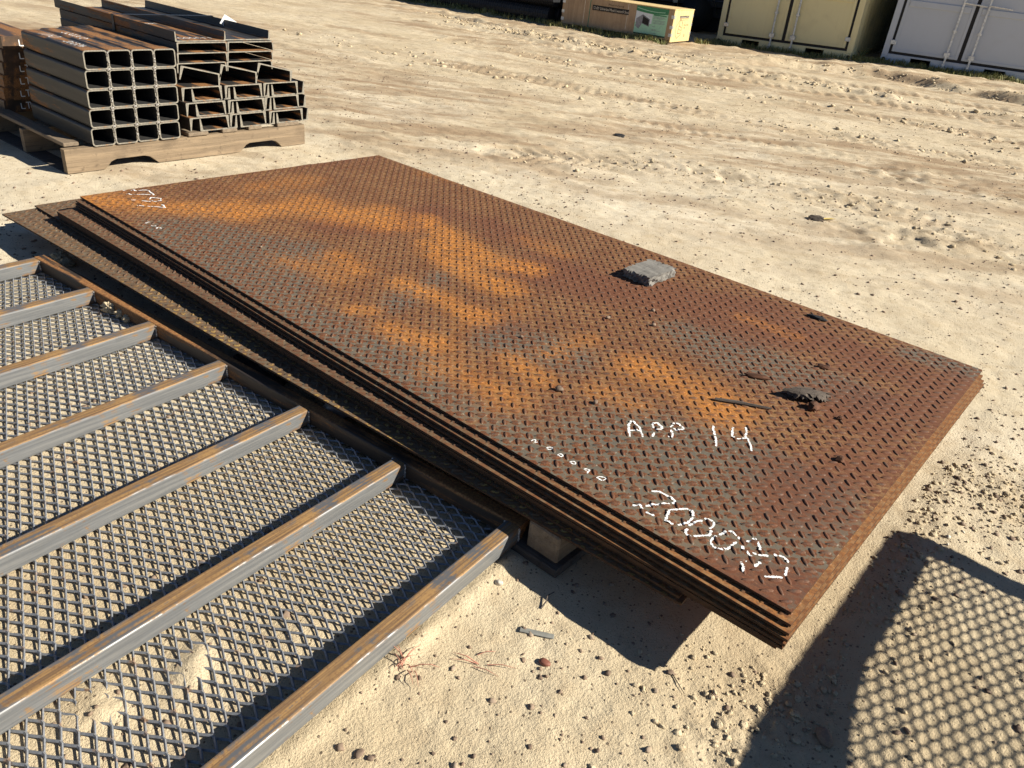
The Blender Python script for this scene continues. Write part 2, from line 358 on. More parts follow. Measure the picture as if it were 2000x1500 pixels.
# ---------------------------------------------------------------- frames of reference on the ground
PA = math.radians(-37.9); PO = np.array([.574, 1.089])           # plate stack: u along the plates, v across
PU = np.array([math.cos(PA), math.sin(PA)]); PV = np.array([-PU[1], PU[0]])
def puv(u, v): q = PO + u * PU + v * PV; return float(q[0]), float(q[1])
def to_uv(x, y): dx, dy = x - PO[0], y - PO[1]; return dx * PU[0] + dy * PU[1], dx * PV[0] + dy * PV[1]
MA = PA + math.radians(5.2); MO = puv(-.597, -.075)               # mesh panel: x along its rail towards the camera, y across
def to_panel(x, y): dx, dy = x - MO[0], y - MO[1]; c, s = math.cos(MA), math.sin(MA); return dx * c + dy * s, -dx * s + dy * c
LA = math.radians(53.47); LO = np.array([-2.322, 3.742])          # steel pallet: x along its front stringer, y back
LX = np.array([math.cos(LA), math.sin(LA)]); LY = np.array([-LX[1], LX[0]])
def pal(x, y): q = LO + x * LX + y * LY; return float(q[0]), float(q[1])

TRACKS={
'berm':[(-1.88, 13.98), (-0.64, 13.27), (0.17, 12.65), (1.12, 12.35), (2.26, 11.35), (3.89, 10.81), (5.73, 9.97)],
'rut':[(0.95, 12.78), (1.85, 12.75), (3.59, 13.18), (5.01, 13.22), (5.66, 12.82), (6.33, 12.13), (6.7, 11.82)],
'tread':[(-2.23, 15.19), (-1.41, 14.44), (-0.67, 13.68), (0.17, 13.17), (1.17, 12.67)],
'midA':[(-3.29, 10.33), (-1.58, 9.35), (-0.38, 8.71), (0.92, 8.03), (2.08, 7.57), (3.17, 7.28), (4.13, 6.9)],
'midB':[(-0.18, 5.28), (0.7, 5.42), (1.55, 5.26), (2.16, 5.03), (2.48, 4.63), (2.71, 4.18)],
'far2':[(-1.24, 11.42), (0.79, 10.1), (2.52, 9.45), (3.97, 8.68), (4.77, 8.13)],
}

# ---------------------------------------------------------------- ground
def ground_h(x, y):
    r = np.hypot(x, y)
    h = .010 * fbm(x * .7, y * .7, 3, 1) + .007 * fbm(x * 2.6, y * 2.6, 3, 5) + .0042 * fbm(x * 9, y * 9, 3, 9) + .0020 * fbm(x * 34, y * 34, 3, 13)
    far = sstep(3.0, 5.5, r)
    # graded strips: long streaks lying along the drive
    a = math.radians(-28); ca, sa = math.cos(a), math.sin(a); t = x * ca + y * sa; q = -x * sa + y * ca
    h = h + far * (.016 * fbm(t * .5, q * 3.6, 4, 21) + .015 * fbm(t * 2.2, q * 9, 4, 25, .65) + .008 * fbm(t * 7, q * 15, 4, 27, .7))
    brown = far * sstep(.38, .68, .5 + .5 * fbm(t * .3, q * 1.1, 4, 31)); damp = np.zeros_like(x)
    def track(pts, w, depth, pitch, edge, seed, gap=0.0):
        nonlocal h, brown
        d, s, L = polydist(x, y, pts); d = d + .05 * fbm(L * 1.5, L * 0 + seed, 2, seed)
        inside = 1 - sstep(w * .8, w * 1.05, d); fade = sstep(-.3, .45, fbm(L * .5, L * 0 + seed * 3.3, 2, seed + 2) + gap)
        bars = sstep(-.1, .5, np.sin(2 * PI * (L + .8 * d * np.where(s > 0, 1, .4)) / pitch)) * inside
        rim = np.exp(-((d - w * 1.15) / (w * .28)) ** 2)
        h = h + fade * (-depth * inside + depth * 1.1 * bars * (1 - sstep(.0, w, d) * .3) + edge * rim * (.5 + fbm(x * 9, y * 9, 3, seed + 7)))
        brown = np.maximum(brown, .85 * inside * fade)
    track(TRACKS['midA'], .24, .011, .12, .010, 41, .5)
    track(TRACKS['midB'], .26, .012, .10, .010, 47, .45)
    track(TRACKS['far2'], .25, .013, .13, .012, 53, .5)
    track([(p[0] + .3, p[1] + 1.1) for p in TRACKS['midA']], .2, .010, .11, .008, 57, .1)
    track([(p[0] - .8, p[1] - .75) for p in TRACKS['midA']], .2, .010, .11, .008, 59, 0)
    track(TRACKS['tread'], .30, .038, .17, .035, 61, .9)
    track([(p[0] + .25, p[1] + .75) for p in TRACKS['berm'][2:]], .28, .030, .16, .022, 67, .9)
    track([(p[0] - .3, p[1] - .5) for p in TRACKS['berm']], .26, .026, .15, .018, 63, .9)
    # clod berm and rut
    d, s, L = polydist(x, y, TRACKS['berm']); lum = np.clip(.55 + 1.4 * fbm(L * 4.5, d * 3, 3, 71), 0, 1.6)
    h = h + .055 * np.exp(-(d / .13) ** 2) * lum * sstep(.0, 1.5, L)
    d, s, L = polydist(x, y, TRACKS['rut']); dd = d * s
    h = h + sstep(1.2, 2.6, L) * (.085 * sstep(.10, -.06, dd) * np.exp(-np.maximum(-dd, 0) / 1.1) - .03 * np.exp(-((dd - .12) / .13) ** 2)) * (1 + .5 * fbm(L * 2.5, dd * 2, 3, 73))
    # trampled, clumpy verge in front of the containers
    vg = sstep(12.6, 13.8, y + .32 * x - .6) * sstep(40, 18, r); h = h + vg * (.030 * fbm(x * 2.4, y * 2.4, 4, 81) + .020 * fbm(x * 8, y * 8, 3, 83)); brown = np.maximum(brown, .9 * vg)
    h = h + .06 * sstep(4.2, 6.0, x) * sstep(12.3, 13.6, y + .39 * (x - 5.7)) * sstep(60, 20, r)
    # dug, crumbly soil at the near end of the plates
    u, v = to_uv(x, y)
    dg = np.exp(-(((u - .02) / .13) ** 2 + ((v + .02) / .22) ** 2)) + np.exp(-(((u - .06) / .10) ** 2 + ((v - .75) / .30) ** 2)) * .8 + np.exp(-(((u - .28) / .16) ** 2 + ((v - 1.15) / .14) ** 2)) * 1.1
    dg = np.clip(dg, 0, 1); h = h + dg * (.013 * fbm(x * 24, y * 24, 4, 91, .7) - .004); damp = np.maximum(damp, .35 * dg)
    for bx, by, br, bh, bd in ((1.169, 4.716, .14, .02, .9), (2.729, 6.0, .35, .03, .9), (1.30, 5.35, .30, .015, .6), (2.0, 5.1, .35, .02, .8), (1.95, 4.35, .28, .02, .7), (2.45, 4.45, .35, .02, .75), (.95, 5.6, .3, .012, .5), (3.35, 5.75, .3, .02, .8)):
        e = np.exp(-(((x - bx) / br) ** 2 + ((y - by) / (br * .75)) ** 2)); h = h + e * bh * (.4 + 1.4 * fbm(x * 11, y * 11, 4, 97, .65)); damp = np.maximum(damp, bd * e * sstep(.35, .7, .5 + .5 * fbm(x * 13, y * 13, 3, 99)))
    # flat bed under the stacks and the mesh panel, with two heaps of sand pushed up through the mesh
    px, py = to_panel(x, y)
    on = sstep(.12, -.02, px) * sstep(-2.4, -2.25, px) * sstep(.12, .02, py)
    h = h * (1 - .8 * on) - .0020 * on
    under = sstep(-3.3, -3.1, u) * sstep(.10, .0, u) * sstep(-.18, -.05, v) * sstep(1.65, 1.5, v); h = np.where(under > 0, h * (1 - .6 * under) - .010 * under, h)
    lx, ly = (x - LO[0]) * LX[0] + (y - LO[1]) * LX[1], (x - LO[0]) * LY[0] + (y - LO[1]) * LY[1]
    pl = sstep(-.5, -.1, lx) * sstep(1.8, 1.5, lx) * sstep(-.14, .0, ly) * sstep(2.6, 2.2, ly); h = h * (1 - .8 * pl) - .004 * pl
    for bx, by, rx, ry, bh in ((-.525, .955, .035, .060, .0135), (-.650, .850, .055, .045, .0140), (-.36, 1.07, .05, .05, .006), (-1.22, 2.22, .10, .06, .010)):
        h = h + bh * np.exp(-(((x - bx) / rx) ** 2 + ((y - by) / ry) ** 2)) * (1 + .4 * fbm(x * 30, y * 30, 3, 101))
    # sand packed against the outer face of the near tube
    h = h + .006 * np.exp(-(((px - .015) / .02) ** 2)) * sstep(.0, -.05, py) * (1 + fbm(py * 20, py * 0, 3, 103))
    flat = sstep(30, 60, r); return h * (1 - flat), brown, damp
def hz(x, y): return float(ground_h(np.array([float(x)]), np.array([float(y)]))[0][0])

def build_ground():
    rr = [.12]
    while rr[-1] < 24: rr.append(rr[-1] * 1.0046)
    while rr[-1] < 500: rr.append(rr[-1] * 1.12)
    rr = np.array(rr)
    fine = np.linspace(math.radians(40), math.radians(132), 430); coarse = np.linspace(math.radians(132), math.radians(400), 60)[1:-1]
    an = np.concatenate([fine, coarse]); nr, na = len(rr), len(an)
    X = (rr[:, None] * np.cos(an)[None]).ravel(); Y = (rr[:, None] * np.sin(an)[None]).ravel()
    h, br, da = ground_h(X, Y)
    V = np.stack([X, Y, h], 1); V = np.vstack([V, [[0, 0, 0]]]); br = np.append(br, 0); da = np.append(da, 0)
    i, j = np.meshgrid(np.arange(nr - 1), np.arange(na), indexing='ij'); jn = (j + 1) % na
    Q = np.stack([i * na + j, (i + 1) * na + j, (i + 1) * na + jn, i * na + jn], -1).reshape(-1, 4)
    k = np.arange(na); fan = np.stack([np.full(na, nr * na), k, (k + 1) % na, np.full(na, nr * na)], 1)
    o = mesh_np('ground', V, Q, M_sand, True, None, {'brown': br, 'damp': da, 'pale': sstep(1.5, 2.8, np.hypot(V[:, 0], V[:, 1])) * (1 - .65 * sstep(4.5, 9, np.hypot(V[:, 0], V[:, 1]))) * (.75 + .5 * fbm(V[:, 0] * .9, V[:, 1] * .9, 3, 111)), 'farness': sstep(3.5, 8.0, np.hypot(V[:, 0], V[:, 1]))})
    return tag(o, 'pale dry sand yard with tyre tracks', kind='structure')
build_ground()

# ---------------------------------------------------------------- scattered stones and clods
def ico(sub):
    t = (1 + 5 ** .5) / 2
    V = np.array([(-1, t, 0), (1, t, 0), (-1, -t, 0), (1, -t, 0), (0, -1, t), (0, 1, t), (0, -1, -t), (0, 1, -t), (t, 0, -1), (t, 0, 1), (-t, 0, -1), (-t, 0, 1)], float)
    F = [(0, 11, 5), (0, 5, 1), (0, 1, 7), (0, 7, 10), (0, 10, 11), (1, 5, 9), (5, 11, 4), (11, 10, 2), (10, 7, 6), (7, 1, 8), (3, 9, 4), (3, 4, 2), (3, 2, 6), (3, 6, 8), (3, 8, 9), (4, 9, 5), (2, 4, 11), (6, 2, 10), (8, 6, 7), (9, 8, 1)]
    V = list(map(tuple, V / np.linalg.norm(V[0])))
    for _ in range(sub):
        cache = {}; F2 = []
        def mid(a, b):
            k = (min(a, b), max(a, b))
            if k not in cache:
                p = np.array(V[a]) + np.array(V[b]); V.append(tuple(p / np.linalg.norm(p))); cache[k] = len(V) - 1
            return cache[k]
        for a, b, c in F: ab, bc, ca = mid(a, b), mid(b, c), mid(c, a); F2 += [(a, ab, ca), (b, bc, ab), (c, ca, bc), (ab, bc, ca)]
        F = F2
    return np.array(V), np.array(F)
def lump_mesh(name, mat, size, seed, sub=3, rough=.35, freq=1.6, parent=None, smooth=True, facets=0):
    """one irregular lump: displaced ico sphere, optionally planed into facets"""
    V, F = ico(sub); n = fbm(V[:, 0] * freq + seed, V[:, 1] * freq + V[:, 2] * freq * 1.3, 4, seed); n2 = fbm(V[:, 2] * freq * 2.3 - seed, V[:, 0] * freq * 2 - V[:, 1], 3, seed + 5)
    W = V * (1 + rough * n + rough * .5 * n2)[:, None]
    r = np.random.default_rng(seed)
    for _ in range(facets):
        d = r.normal(size=3); d /= np.linalg.norm(d); k = .62 + .25 * r.random(); s = W @ d; W = W - np.outer(np.maximum(s - k, 0), d)
    return mesh_np(name, W * np.array(size), F, mat, smooth, parent)
def scatter_mesh(name, mat, P, S, sub, label, seed, flat=.65, tint=None):
    V, F = ico(sub); r = np.random.default_rng(seed); n = len(P); k = len(V)
    A = r.normal(size=(n, 3, 3)); Qm = np.linalg.qr(A)[0]
    rad = 1 + .22 * r.normal(size=(n, k)) * (1 if sub < 2 else .5)
    W = V[None] * rad[:, :, None] * (1 + .35 * r.normal(size=(n, 1, 3)).clip(-1, 1))
    W = np.einsum('nij,nkj->nki', Qm, W); W[:, :, 2] *= flat; W = W * S[:, None, None] + P[:, None, :]
    Q = (F[None] + (np.arange(n) * k)[:, None, None]).reshape(-1, 3)
    o = mesh_np(name, W.reshape(-1, 3), Q, mat, True, None, {'tint': np.repeat(tint if tint is not None else r.random(n), k)})
    return tag(o, label, kind='stuff')
def blocked(x, y):
    u, v = to_uv(x, y); lx = (x - LO[0]) * LX[0] + (y - LO[1]) * LX[1]; ly = (x - LO[0]) * LY[0] + (y - LO[1]) * LY[1]
    px, py = to_panel(x, y); tubes = (py < .06) & (py > -1.75) & (px < .03) & (px > -2.22) & ((np.abs(((px + .02 + .18) % .3585) - .18) < .035) | (py > -.01))
    return ((u > -3.2) & (u < .03) & (v > .02) & (v < 1.5)) | ((lx > -.1) & (lx < 1.5) & (ly > -.02) & (ly < 1.6)) | tubes
def pebble_field():
    r = np.random.default_rng(11)
    def pts(n, r0, r1, pw):
        rad = (r0 ** pw + (r1 ** pw - r0 ** pw) * r.random(n)) ** (1 / pw); a = np.radians(r.uniform(42, 131, n)); x, y = rad * np.cos(a), rad * np.sin(a)
        k = ~blocked(x, y) & (r.random(n) < .35 + .65 * sstep(.35, .65, .5 + .5 * fbm(x * 1.7, y * 1.7, 3, 201))); return x[k], y[k]
    x, y = pts(1500, .75, 2.6, 1.6); s = .0022 + .0052 * r.random(len(x)) ** 2.6
    h = ground_h(x, y)[0]; scatter_mesh('pebbles', M_pebble, np.stack([x, y, h + s * .25], 1), s, 1, 'small brown and grey pebbles strewn over the near sand', 1)
    x, y = pts(15000, 2.0, 9.5, .9); s = .0026 + .0056 * r.random(len(x)) ** 3; h = ground_h(x, y)[0]
    scatter_mesh('pebbles', M_pebble, np.stack([x, y, h + s * .25], 1), s, 0, 'dark specks of gravel strewn over the drive', 2, .6, r.random(len(x)) * .75)
    # clods thrown up along the tracks
    P = []
    for nm, n, w in (('berm', 800, .16), ('rut', 420, .25), ('midA', 350, .5), ('midB', 420, .35), ('tread', 260, .3), ('far2', 300, .5)):
        q = np.array(TRACKS[nm]); seg = r.integers(0, len(q) - 1, n); t = r.random((n, 1)); p = q[seg] * (1 - t) + q[seg + 1] * t + r.normal(size=(n, 2)) * w * .5; P.append(p)
    P = np.vstack(P); x, y = P[:, 0], P[:, 1]; k = ~blocked(x, y); x, y = x[k], y[k]; h = ground_h(x, y)[0]; s = (.005 + .020 * r.random(len(x)) ** 3.5) * np.where(np.hypot(x, y) < 7.5, .55, 1.0)
    scatter_mesh('sand_clods', M_clod, np.stack([x, y, h + s * .2], 1), s, 1, 'crumbled sand clods thrown up beside the tyre tracks', 3)
    # crumbs of dug soil at the near end of the plates
    n = 2100; u = np.concatenate([r.normal(.02, .10, n // 3), r.normal(.07, .07, n // 3), r.normal(.28, .12, n // 3)]); v = np.concatenate([r.normal(-.02, .15, n // 3), r.uniform(.3, 1.2, n // 3), r.normal(1.15, .11, n // 3)])
    x = PO[0] + u * PU[0] + v * PV[0]; y = PO[1] + u * PU[1] + v * PV[1]; k = ~blocked(x, y); x, y = x[k], y[k]; s = .0015 + .0055 * r.random(len(x)) ** 3; h = ground_h(x, y)[0]
    scatter_mesh('soil_crumbs', M_clod, np.stack([x, y, h + s * .2], 1), s, 1, 'loose crumbs of dug soil around the plate ends', 4)
pebble_field()

# ---------------------------------------------------------------- checker plates
ZONES={
'orange':[(0.09,1.0,[(-2.934,-0.006),(-2.771,0.147),(-2.602,0.309),(-2.508,0.432)]),(0.1,0.95,[(-2.535,0.449),(-2.441,0.677),(-2.207,0.811),(-2.078,0.837)]),(0.07,0.5,[(-2.753,0.637),(-2.766,0.913)]),(0.05,1.0,[(-2.06,0.991),(-1.758,0.899),(-1.577,0.879),(-1.436,0.951)]),(0.055,1.0,[(-1.834,0.833),(-1.617,0.728),(-1.462,0.7),(-1.382,0.719)]),(0.045,1.0,[(-1.609,0.472),(-1.444,0.482),(-1.273,0.475)]),(0.035,0.9,[(-1.547,0.202),(-1.509,0.242)]),(0.05,0.85,[(-1.376,0.201),(-1.3,0.215),(-1.218,0.241)]),(0.06,0.6,[(-1.987,0.263),(-1.871,0.307),(-1.75,0.3)]),(0.05,0.75,[(-1.93,0.439),(-1.775,0.407)]),(0.06,0.7,[(-1.088,0.156),(-0.984,0.171),(-0.899,0.191)]),(0.07,0.95,[(-0.705,0.617),(-0.605,0.624),(-0.478,0.602)]),(0.04,0.6,[(-0.732,0.397),(-0.628,0.418)]),(0.04,0.6,[(-0.957,0.474),(-0.951,0.648)]),(0.05,0.5,[(-1.65,1.175),(-1.453,1.162)]),(0.05,0.4,[(-1.245,0.376),(-1.241,0.638)]),(0.03,0.5,[(-0.71,1.226),(-0.507,1.234)]),(0.05,0.4,[(-2.317,1.611),(-2.586,1.485)]),(0.04,0.7,[(-0.886,0.317),(-1.012,0.351)])],
'maroon':[(0.1,0.9,[(-2.216,0.612),(-2.019,0.759),(-2.087,1.076)]),(0.09,0.8,[(-2.127,1.146),(-1.863,1.19),(-1.662,1.157)]),(0.16,1.0,[(-1.374,0.997),(-1.061,1.112),(-0.71,1.226)]),(0.12,1.0,[(-0.71,1.226),(-0.371,1.291),(-0.122,1.277)]),(0.12,0.9,[(-0.229,0.864),(-0.105,1.015)]),(0.1,0.6,[(-3.041,0.993),(-2.964,1.372)]),(0.1,0.8,[(-0.167,0.26),(-0.131,0.602),(-0.081,1.133)]),(0.08,0.6,[(-1.38,0.514),(-1.148,0.506)]),(0.06,0.9,[(-0.153,-0.009),(-0.037,0.074)]),(0.1,0.5,[(-0.789,0.692),(-1.043,0.774)])],
'grey':[(0.14,1.0,[(-2.469,0.091),(-2.159,0.092),(-1.838,0.083)]),(0.1,0.9,[(-2.253,0.229),(-2.069,0.32)]),(0.12,1.0,[(-1.611,0.002),(-1.321,0.003),(-1.067,0.003)]),(0.09,0.8,[(-0.773,0.945),(-0.59,0.949),(-0.385,0.946)]),(0.07,0.8,[(-1.119,0.426),(-0.937,0.499)]),(0.16,0.8,[(-0.497,0.241),(-0.284,0.238),(-0.144,0.159)]),(0.06,1.0,[(-0.275,0.434),(-0.116,0.43)]),(0.08,0.8,[(-0.478,0.931),(-0.242,0.982)]),(0.05,1.0,[(-0.197,1.428),(-0.009,1.5)]),(0.05,0.7,[(-1.487,0.298),(-1.578,0.612)]),(0.08,0.7,[(-0.731,0.031),(-0.571,0.088)]),(0.05,0.8,[(-0.027,0.025),(-0.009,0.084)])],
}
STROKES=[
('app',[(-0.549,0.275),(-0.568,0.298),(-0.583,0.32),(-0.587,0.342),(-0.572,0.337),(-0.557,0.332),(-0.542,0.316),(-0.526,0.299)]),
('app',[(-0.566,0.297),(-0.558,0.31),(-0.546,0.318)]),
('app',[(-0.51,0.319),(-0.517,0.34)]),
('app',[(-0.523,0.352),(-0.515,0.362),(-0.517,0.38),(-0.535,0.384),(-0.543,0.372),(-0.53,0.357)]),
('app',[(-0.473,0.353),(-0.483,0.374),(-0.493,0.382)]),
('app',[(-0.485,0.358),(-0.48,0.351)]),
('app',[(-0.503,0.396),(-0.506,0.422),(-0.486,0.424),(-0.475,0.418),(-0.482,0.394),(-0.495,0.399)]),
('app',[(-0.43,0.494),(-0.423,0.478),(-0.406,0.456),(-0.389,0.431),(-0.377,0.409)]),
('app',[(-0.391,0.53),(-0.383,0.509),(-0.373,0.488),(-0.364,0.482)]),
('app',[(-0.358,0.485),(-0.34,0.506)]),
('app',[(-0.368,0.558),(-0.353,0.532),(-0.35,0.516),(-0.328,0.496),(-0.305,0.462)]),
('big',[(-0.388,0.121),(-0.375,0.134),(-0.348,0.134),(-0.331,0.132),(-0.33,0.118)]),
('big',[(-0.335,0.113),(-0.354,0.087),(-0.368,0.063)]),
('big',[(-0.389,0.044),(-0.377,0.058),(-0.365,0.048)]),
('big',[(-0.356,0.047),(-0.336,0.049)]),
('big',[(-0.324,0.094),(-0.299,0.127),(-0.286,0.127),(-0.274,0.11),(-0.273,0.081),(-0.284,0.061)]),
('big',[(-0.292,0.057),(-0.311,0.052),(-0.316,0.073),(-0.325,0.093)]),
('big',[(-0.267,0.078),(-0.261,0.101),(-0.255,0.117)]),
('big',[(-0.255,0.125),(-0.245,0.132),(-0.234,0.131),(-0.228,0.116),(-0.23,0.103)]),
('big',[(-0.262,0.065),(-0.261,0.053),(-0.254,0.048),(-0.245,0.05)]),
('big',[(-0.242,0.055),(-0.219,0.084),(-0.224,0.098)]),
('big',[(-0.206,0.1),(-0.2,0.12)]),
('big',[(-0.208,0.065),(-0.21,0.081),(-0.208,0.093)]),
('big',[(-0.198,0.127),(-0.191,0.133),(-0.178,0.126)]),
('big',[(-0.174,0.127),(-0.168,0.121)]),
('big',[(-0.169,0.108),(-0.171,0.087),(-0.172,0.071),(-0.18,0.058),(-0.195,0.056),(-0.208,0.065)]),
('big',[(-0.148,0.095),(-0.154,0.107)]),
('big',[(-0.155,0.126),(-0.148,0.134)]),
('big',[(-0.151,0.143),(-0.142,0.15)]),
('big',[(-0.136,0.141),(-0.129,0.134),(-0.121,0.119)]),
('big',[(-0.13,0.103),(-0.121,0.103)]),
('big',[(-0.139,0.096),(-0.125,0.087)]),
('big',[(-0.128,0.067),(-0.126,0.067)]),
('big',[(-0.134,0.058),(-0.124,0.049),(-0.117,0.031)]),
('big',[(-0.106,0.065),(-0.107,0.073),(-0.104,0.09)]),
('big',[(-0.118,0.104),(-0.102,0.119)]),
('big',[(-0.096,0.135),(-0.088,0.128)]),
('big',[(-0.087,0.136),(-0.076,0.141),(-0.063,0.13)]),
('big',[(-0.059,0.116),(-0.051,0.087)]),
('big',[(-0.08,0.054),(-0.053,0.079)]),
('big',[(-0.103,0.066),(-0.093,0.054),(-0.085,0.051)]),
('small',[(-0.7,0.065),(-0.701,0.078),(-0.695,0.08),(-0.69,0.066),(-0.687,0.076)]),
('small',[(-0.656,0.072),(-0.656,0.079),(-0.65,0.084),(-0.644,0.08),(-0.647,0.073),(-0.654,0.071)]),
('small',[(-0.62,0.069),(-0.621,0.076),(-0.615,0.081),(-0.608,0.076),(-0.611,0.068),(-0.619,0.068)]),
('small',[(-0.583,0.068),(-0.582,0.076),(-0.575,0.08),(-0.568,0.074),(-0.572,0.065),(-0.581,0.066)]),
('small',[(-0.543,0.071),(-0.539,0.078),(-0.531,0.08),(-0.53,0.071),(-0.536,0.067)]),
('small',[(-0.532,0.079),(-0.528,0.064)]),
('small',[(-0.502,0.065),(-0.502,0.075),(-0.492,0.082),(-0.485,0.08),(-0.488,0.067),(-0.498,0.063)]),
('back',[(-2.981,0.168),(-2.971,0.175)]),
('back',[(-2.969,0.194),(-2.95,0.212),(-2.95,0.234),(-2.941,0.251),(-2.866,0.239)]),
('back',[(-2.929,0.157),(-2.909,0.174),(-2.897,0.207),(-2.876,0.233)]),
('back',[(-2.848,0.137),(-2.839,0.153)]),
('back',[(-2.821,0.166),(-2.802,0.181),(-2.778,0.222),(-2.811,0.241),(-2.843,0.216),(-2.822,0.198)]),
('back',[(-2.774,0.124),(-2.755,0.143)]),
('back',[(-2.746,0.152),(-2.725,0.177),(-2.697,0.199),(-2.74,0.206)]),
('back',[(-2.57,0.053),(-2.573,0.073)]),
('back',[(-2.536,0.057),(-2.522,0.072)]),
('back',[(-2.495,0.056),(-2.5,0.072),(-2.488,0.074)]),
]
PW, PL, PT = 1.524, 2.985, 0.00635
def sag(u, v):
    return .0035 * np.sin(u * 2.1 + .6) * np.cos(v * 1.7) + .0022 * fbm(u * 1.3, v * 1.3, 2, 301)
def zone_attr(u, v, key):
    w = fbm(u * 5, v * 5, 4, 311); a = np.zeros_like(u)
    for rad, amp, pts in ZONES[key]:
        d = polydist(u, v, pts)[0] if len(pts) > 1 else np.hypot(u - pts[0][0], v - pts[0][1])
        a = np.maximum(a, amp * (1 - sstep(-rad * .3, rad * 2.9, d + rad * 1.0 * w)))
    return a
def lug_mesh(name, mat, keep, zoned):
    """raised lugs of the tread, alternately at +45 and -45 degrees"""
    n = 8; t = np.linspace(0, 2 * PI, n, endpoint=False)
    hl, hw, hh = .0146, .0053, .0023
    def lens(sx, sw): x = hl * sx * np.cos(t); y = hw * sw * np.sin(t) * np.abs(np.sin(t)) ** .25; return x, y
    bx, by = lens(1, 1); cx, cy = lens(.84, .56)
    L = np.concatenate([np.stack([bx, by, np.full(n, -.0003)], 1), np.stack([cx, cy, np.full(n, hh)], 1), [[0, 0, hh * 1.06]]])
    k = np.arange(n); k1 = (k + 1) % n
    Q = np.concatenate([np.stack([k, k1, k1 + n, k + n], 1)]); T = np.stack([k + n, k1 + n, np.full(n, 2 * n)], 1)
    nu, nv = int(PL / PITCH) + 1, int(PW / PITCH) + 1
    C = []
    for off, ang in ((0.0, -PI / 4), (PITCH / 2, PI / 4)):
        U, Vv = np.meshgrid(-np.arange(nu) * PITCH + off - PITCH, np.arange(nv) * PITCH + off, indexing='ij'); U, Vv = U.ravel(), Vv.ravel()
        k_ = (U > -PL + .006) & (U < -.012) & (Vv > .006) & (Vv < PW - .006) & keep(U, Vv); C.append((U[k_], Vv[k_], np.full(k_.sum(), ang)))
    U, Vv, A = (np.concatenate(c) for c in zip(*C)); N = len(U); ca, sa = np.cos(A)[:, None], np.sin(A)[:, None]
    r = np.random.default_rng(5); sc = 1 + .06 * r.normal(size=(N, 1)); hs = (1 + .12 * r.normal(size=(N, 1))).clip(.6, 1.2)
    x = U[:, None] + sc * (L[None, :, 0] * ca - L[None, :, 1] * sa); y = Vv[:, None] + sc * (L[None, :, 0] * sa + L[None, :, 1] * ca)
    x = np.clip(x, -PL, 0); y = np.clip(y, 0, PW); z = L[None, :, 2] * hs + sag(x, y)
    V3 = np.stack([x, y, z], -1).reshape(-1, 3); m = len(L); base = (np.arange(N) * m)[:, None, None]
    # all triangles
    Qt = np.concatenate([Q[:, [0, 1, 2]], Q[:, [0, 2, 3]], T]); F = (Qt[None] + base).reshape(-1, 3)
    at = {a: zone_attr(V3[:, 0], V3[:, 1], kk) for a, kk in (('zo', 'orange'), ('zm', 'maroon'), ('zg', 'grey'))} if zoned else {}
    at['lugtop'] = np.tile((L[:, 2] > .001).astype(float), N)
    o = mesh_np(name, V3, F, mat, True, None, at); COL.objects.unlink(o)
    return o
def plate_mesh(name, mat, du, zoned):
    nu, nv = int(PL / du), int(PW / du); U, Vv = np.meshgrid(np.linspace(-PL, 0, nu + 1), np.linspace(0, PW, nv + 1), indexing='ij')
    u, v = U.ravel(), Vv.ravel(); z = sag(u, v); V3 = np.stack([u, v, z], 1)
    i, j = np.meshgrid(np.arange(nu), np.arange(nv), indexing='ij'); idx = lambda a, b: a * (nv + 1) + b
    Q = np.stack([idx(i, j), idx(i + 1, j), idx(i + 1, j + 1), idx(i, j + 1)], -1).reshape(-1, 4)
    ring = [idx(a, 0) for a in range(nu + 1)] + [idx(nu, b) for b in range(1, nv + 1)] + [idx(a, nv) for a in range(nu - 1, -1, -1)] + [idx(0, b) for b in range(nv - 1, 0, -1)]
    ring = np.array(ring); n0 = len(V3); low = V3[ring].copy(); low[:, 2] -= PT; V3 = np.vstack([V3, low]); k = np.arange(len(ring)); k1 = (k + 1) % len(ring)
    side = np.stack([ring[k], n0 + k, n0 + k1, ring[k1]], 1)
    bot = V3[:n0].copy(); bot[:, 2] -= PT; V3 = np.vstack([V3, bot]); b0 = n0 + len(ring)
    Qb = Q[:, ::-1] + b0
    at = {a: zone_attr(V3[:, 0], V3[:, 1], kk) for a, kk in (('zo', 'orange'), ('zm', 'maroon'), ('zg', 'grey'))} if zoned else None
    nq = len(Q); o = mesh_np(name, V3, np.vstack([Q, side, Qb]), mat, False, None, at); me = o.data; me.materials.append(M_edge)
    mi = np.zeros(len(me.polygons), np.int32); mi[nq:nq + len(side)] = 1; me.polygons.foreach_set('material_index', mi)
    COL.objects.unlink(o); return o
top_plate = plate_mesh('checker_plate', M_top, .02, True); top_lugs = lug_mesh('tread_pattern', M_top, lambda u, v: u < 9, True)
low_plate = plate_mesh('checker_plate', M_low, .06, False); low_lugs = lug_mesh('tread_pattern', M_low, lambda u, v: (v < .26) | (u > -.08) | (v > PW - .05), False)
ring_plate, ring_lugs = low_plate.copy(), low_lugs.copy()
for o in (ring_plate, ring_lugs): o.data = o.data.copy(); o.data.materials[0] = M_ring
ORD = ['first', 'second', 'third', 'fourth', 'fifth', 'sixth', 'seventh', 'eighth', 'ninth', 'tenth']
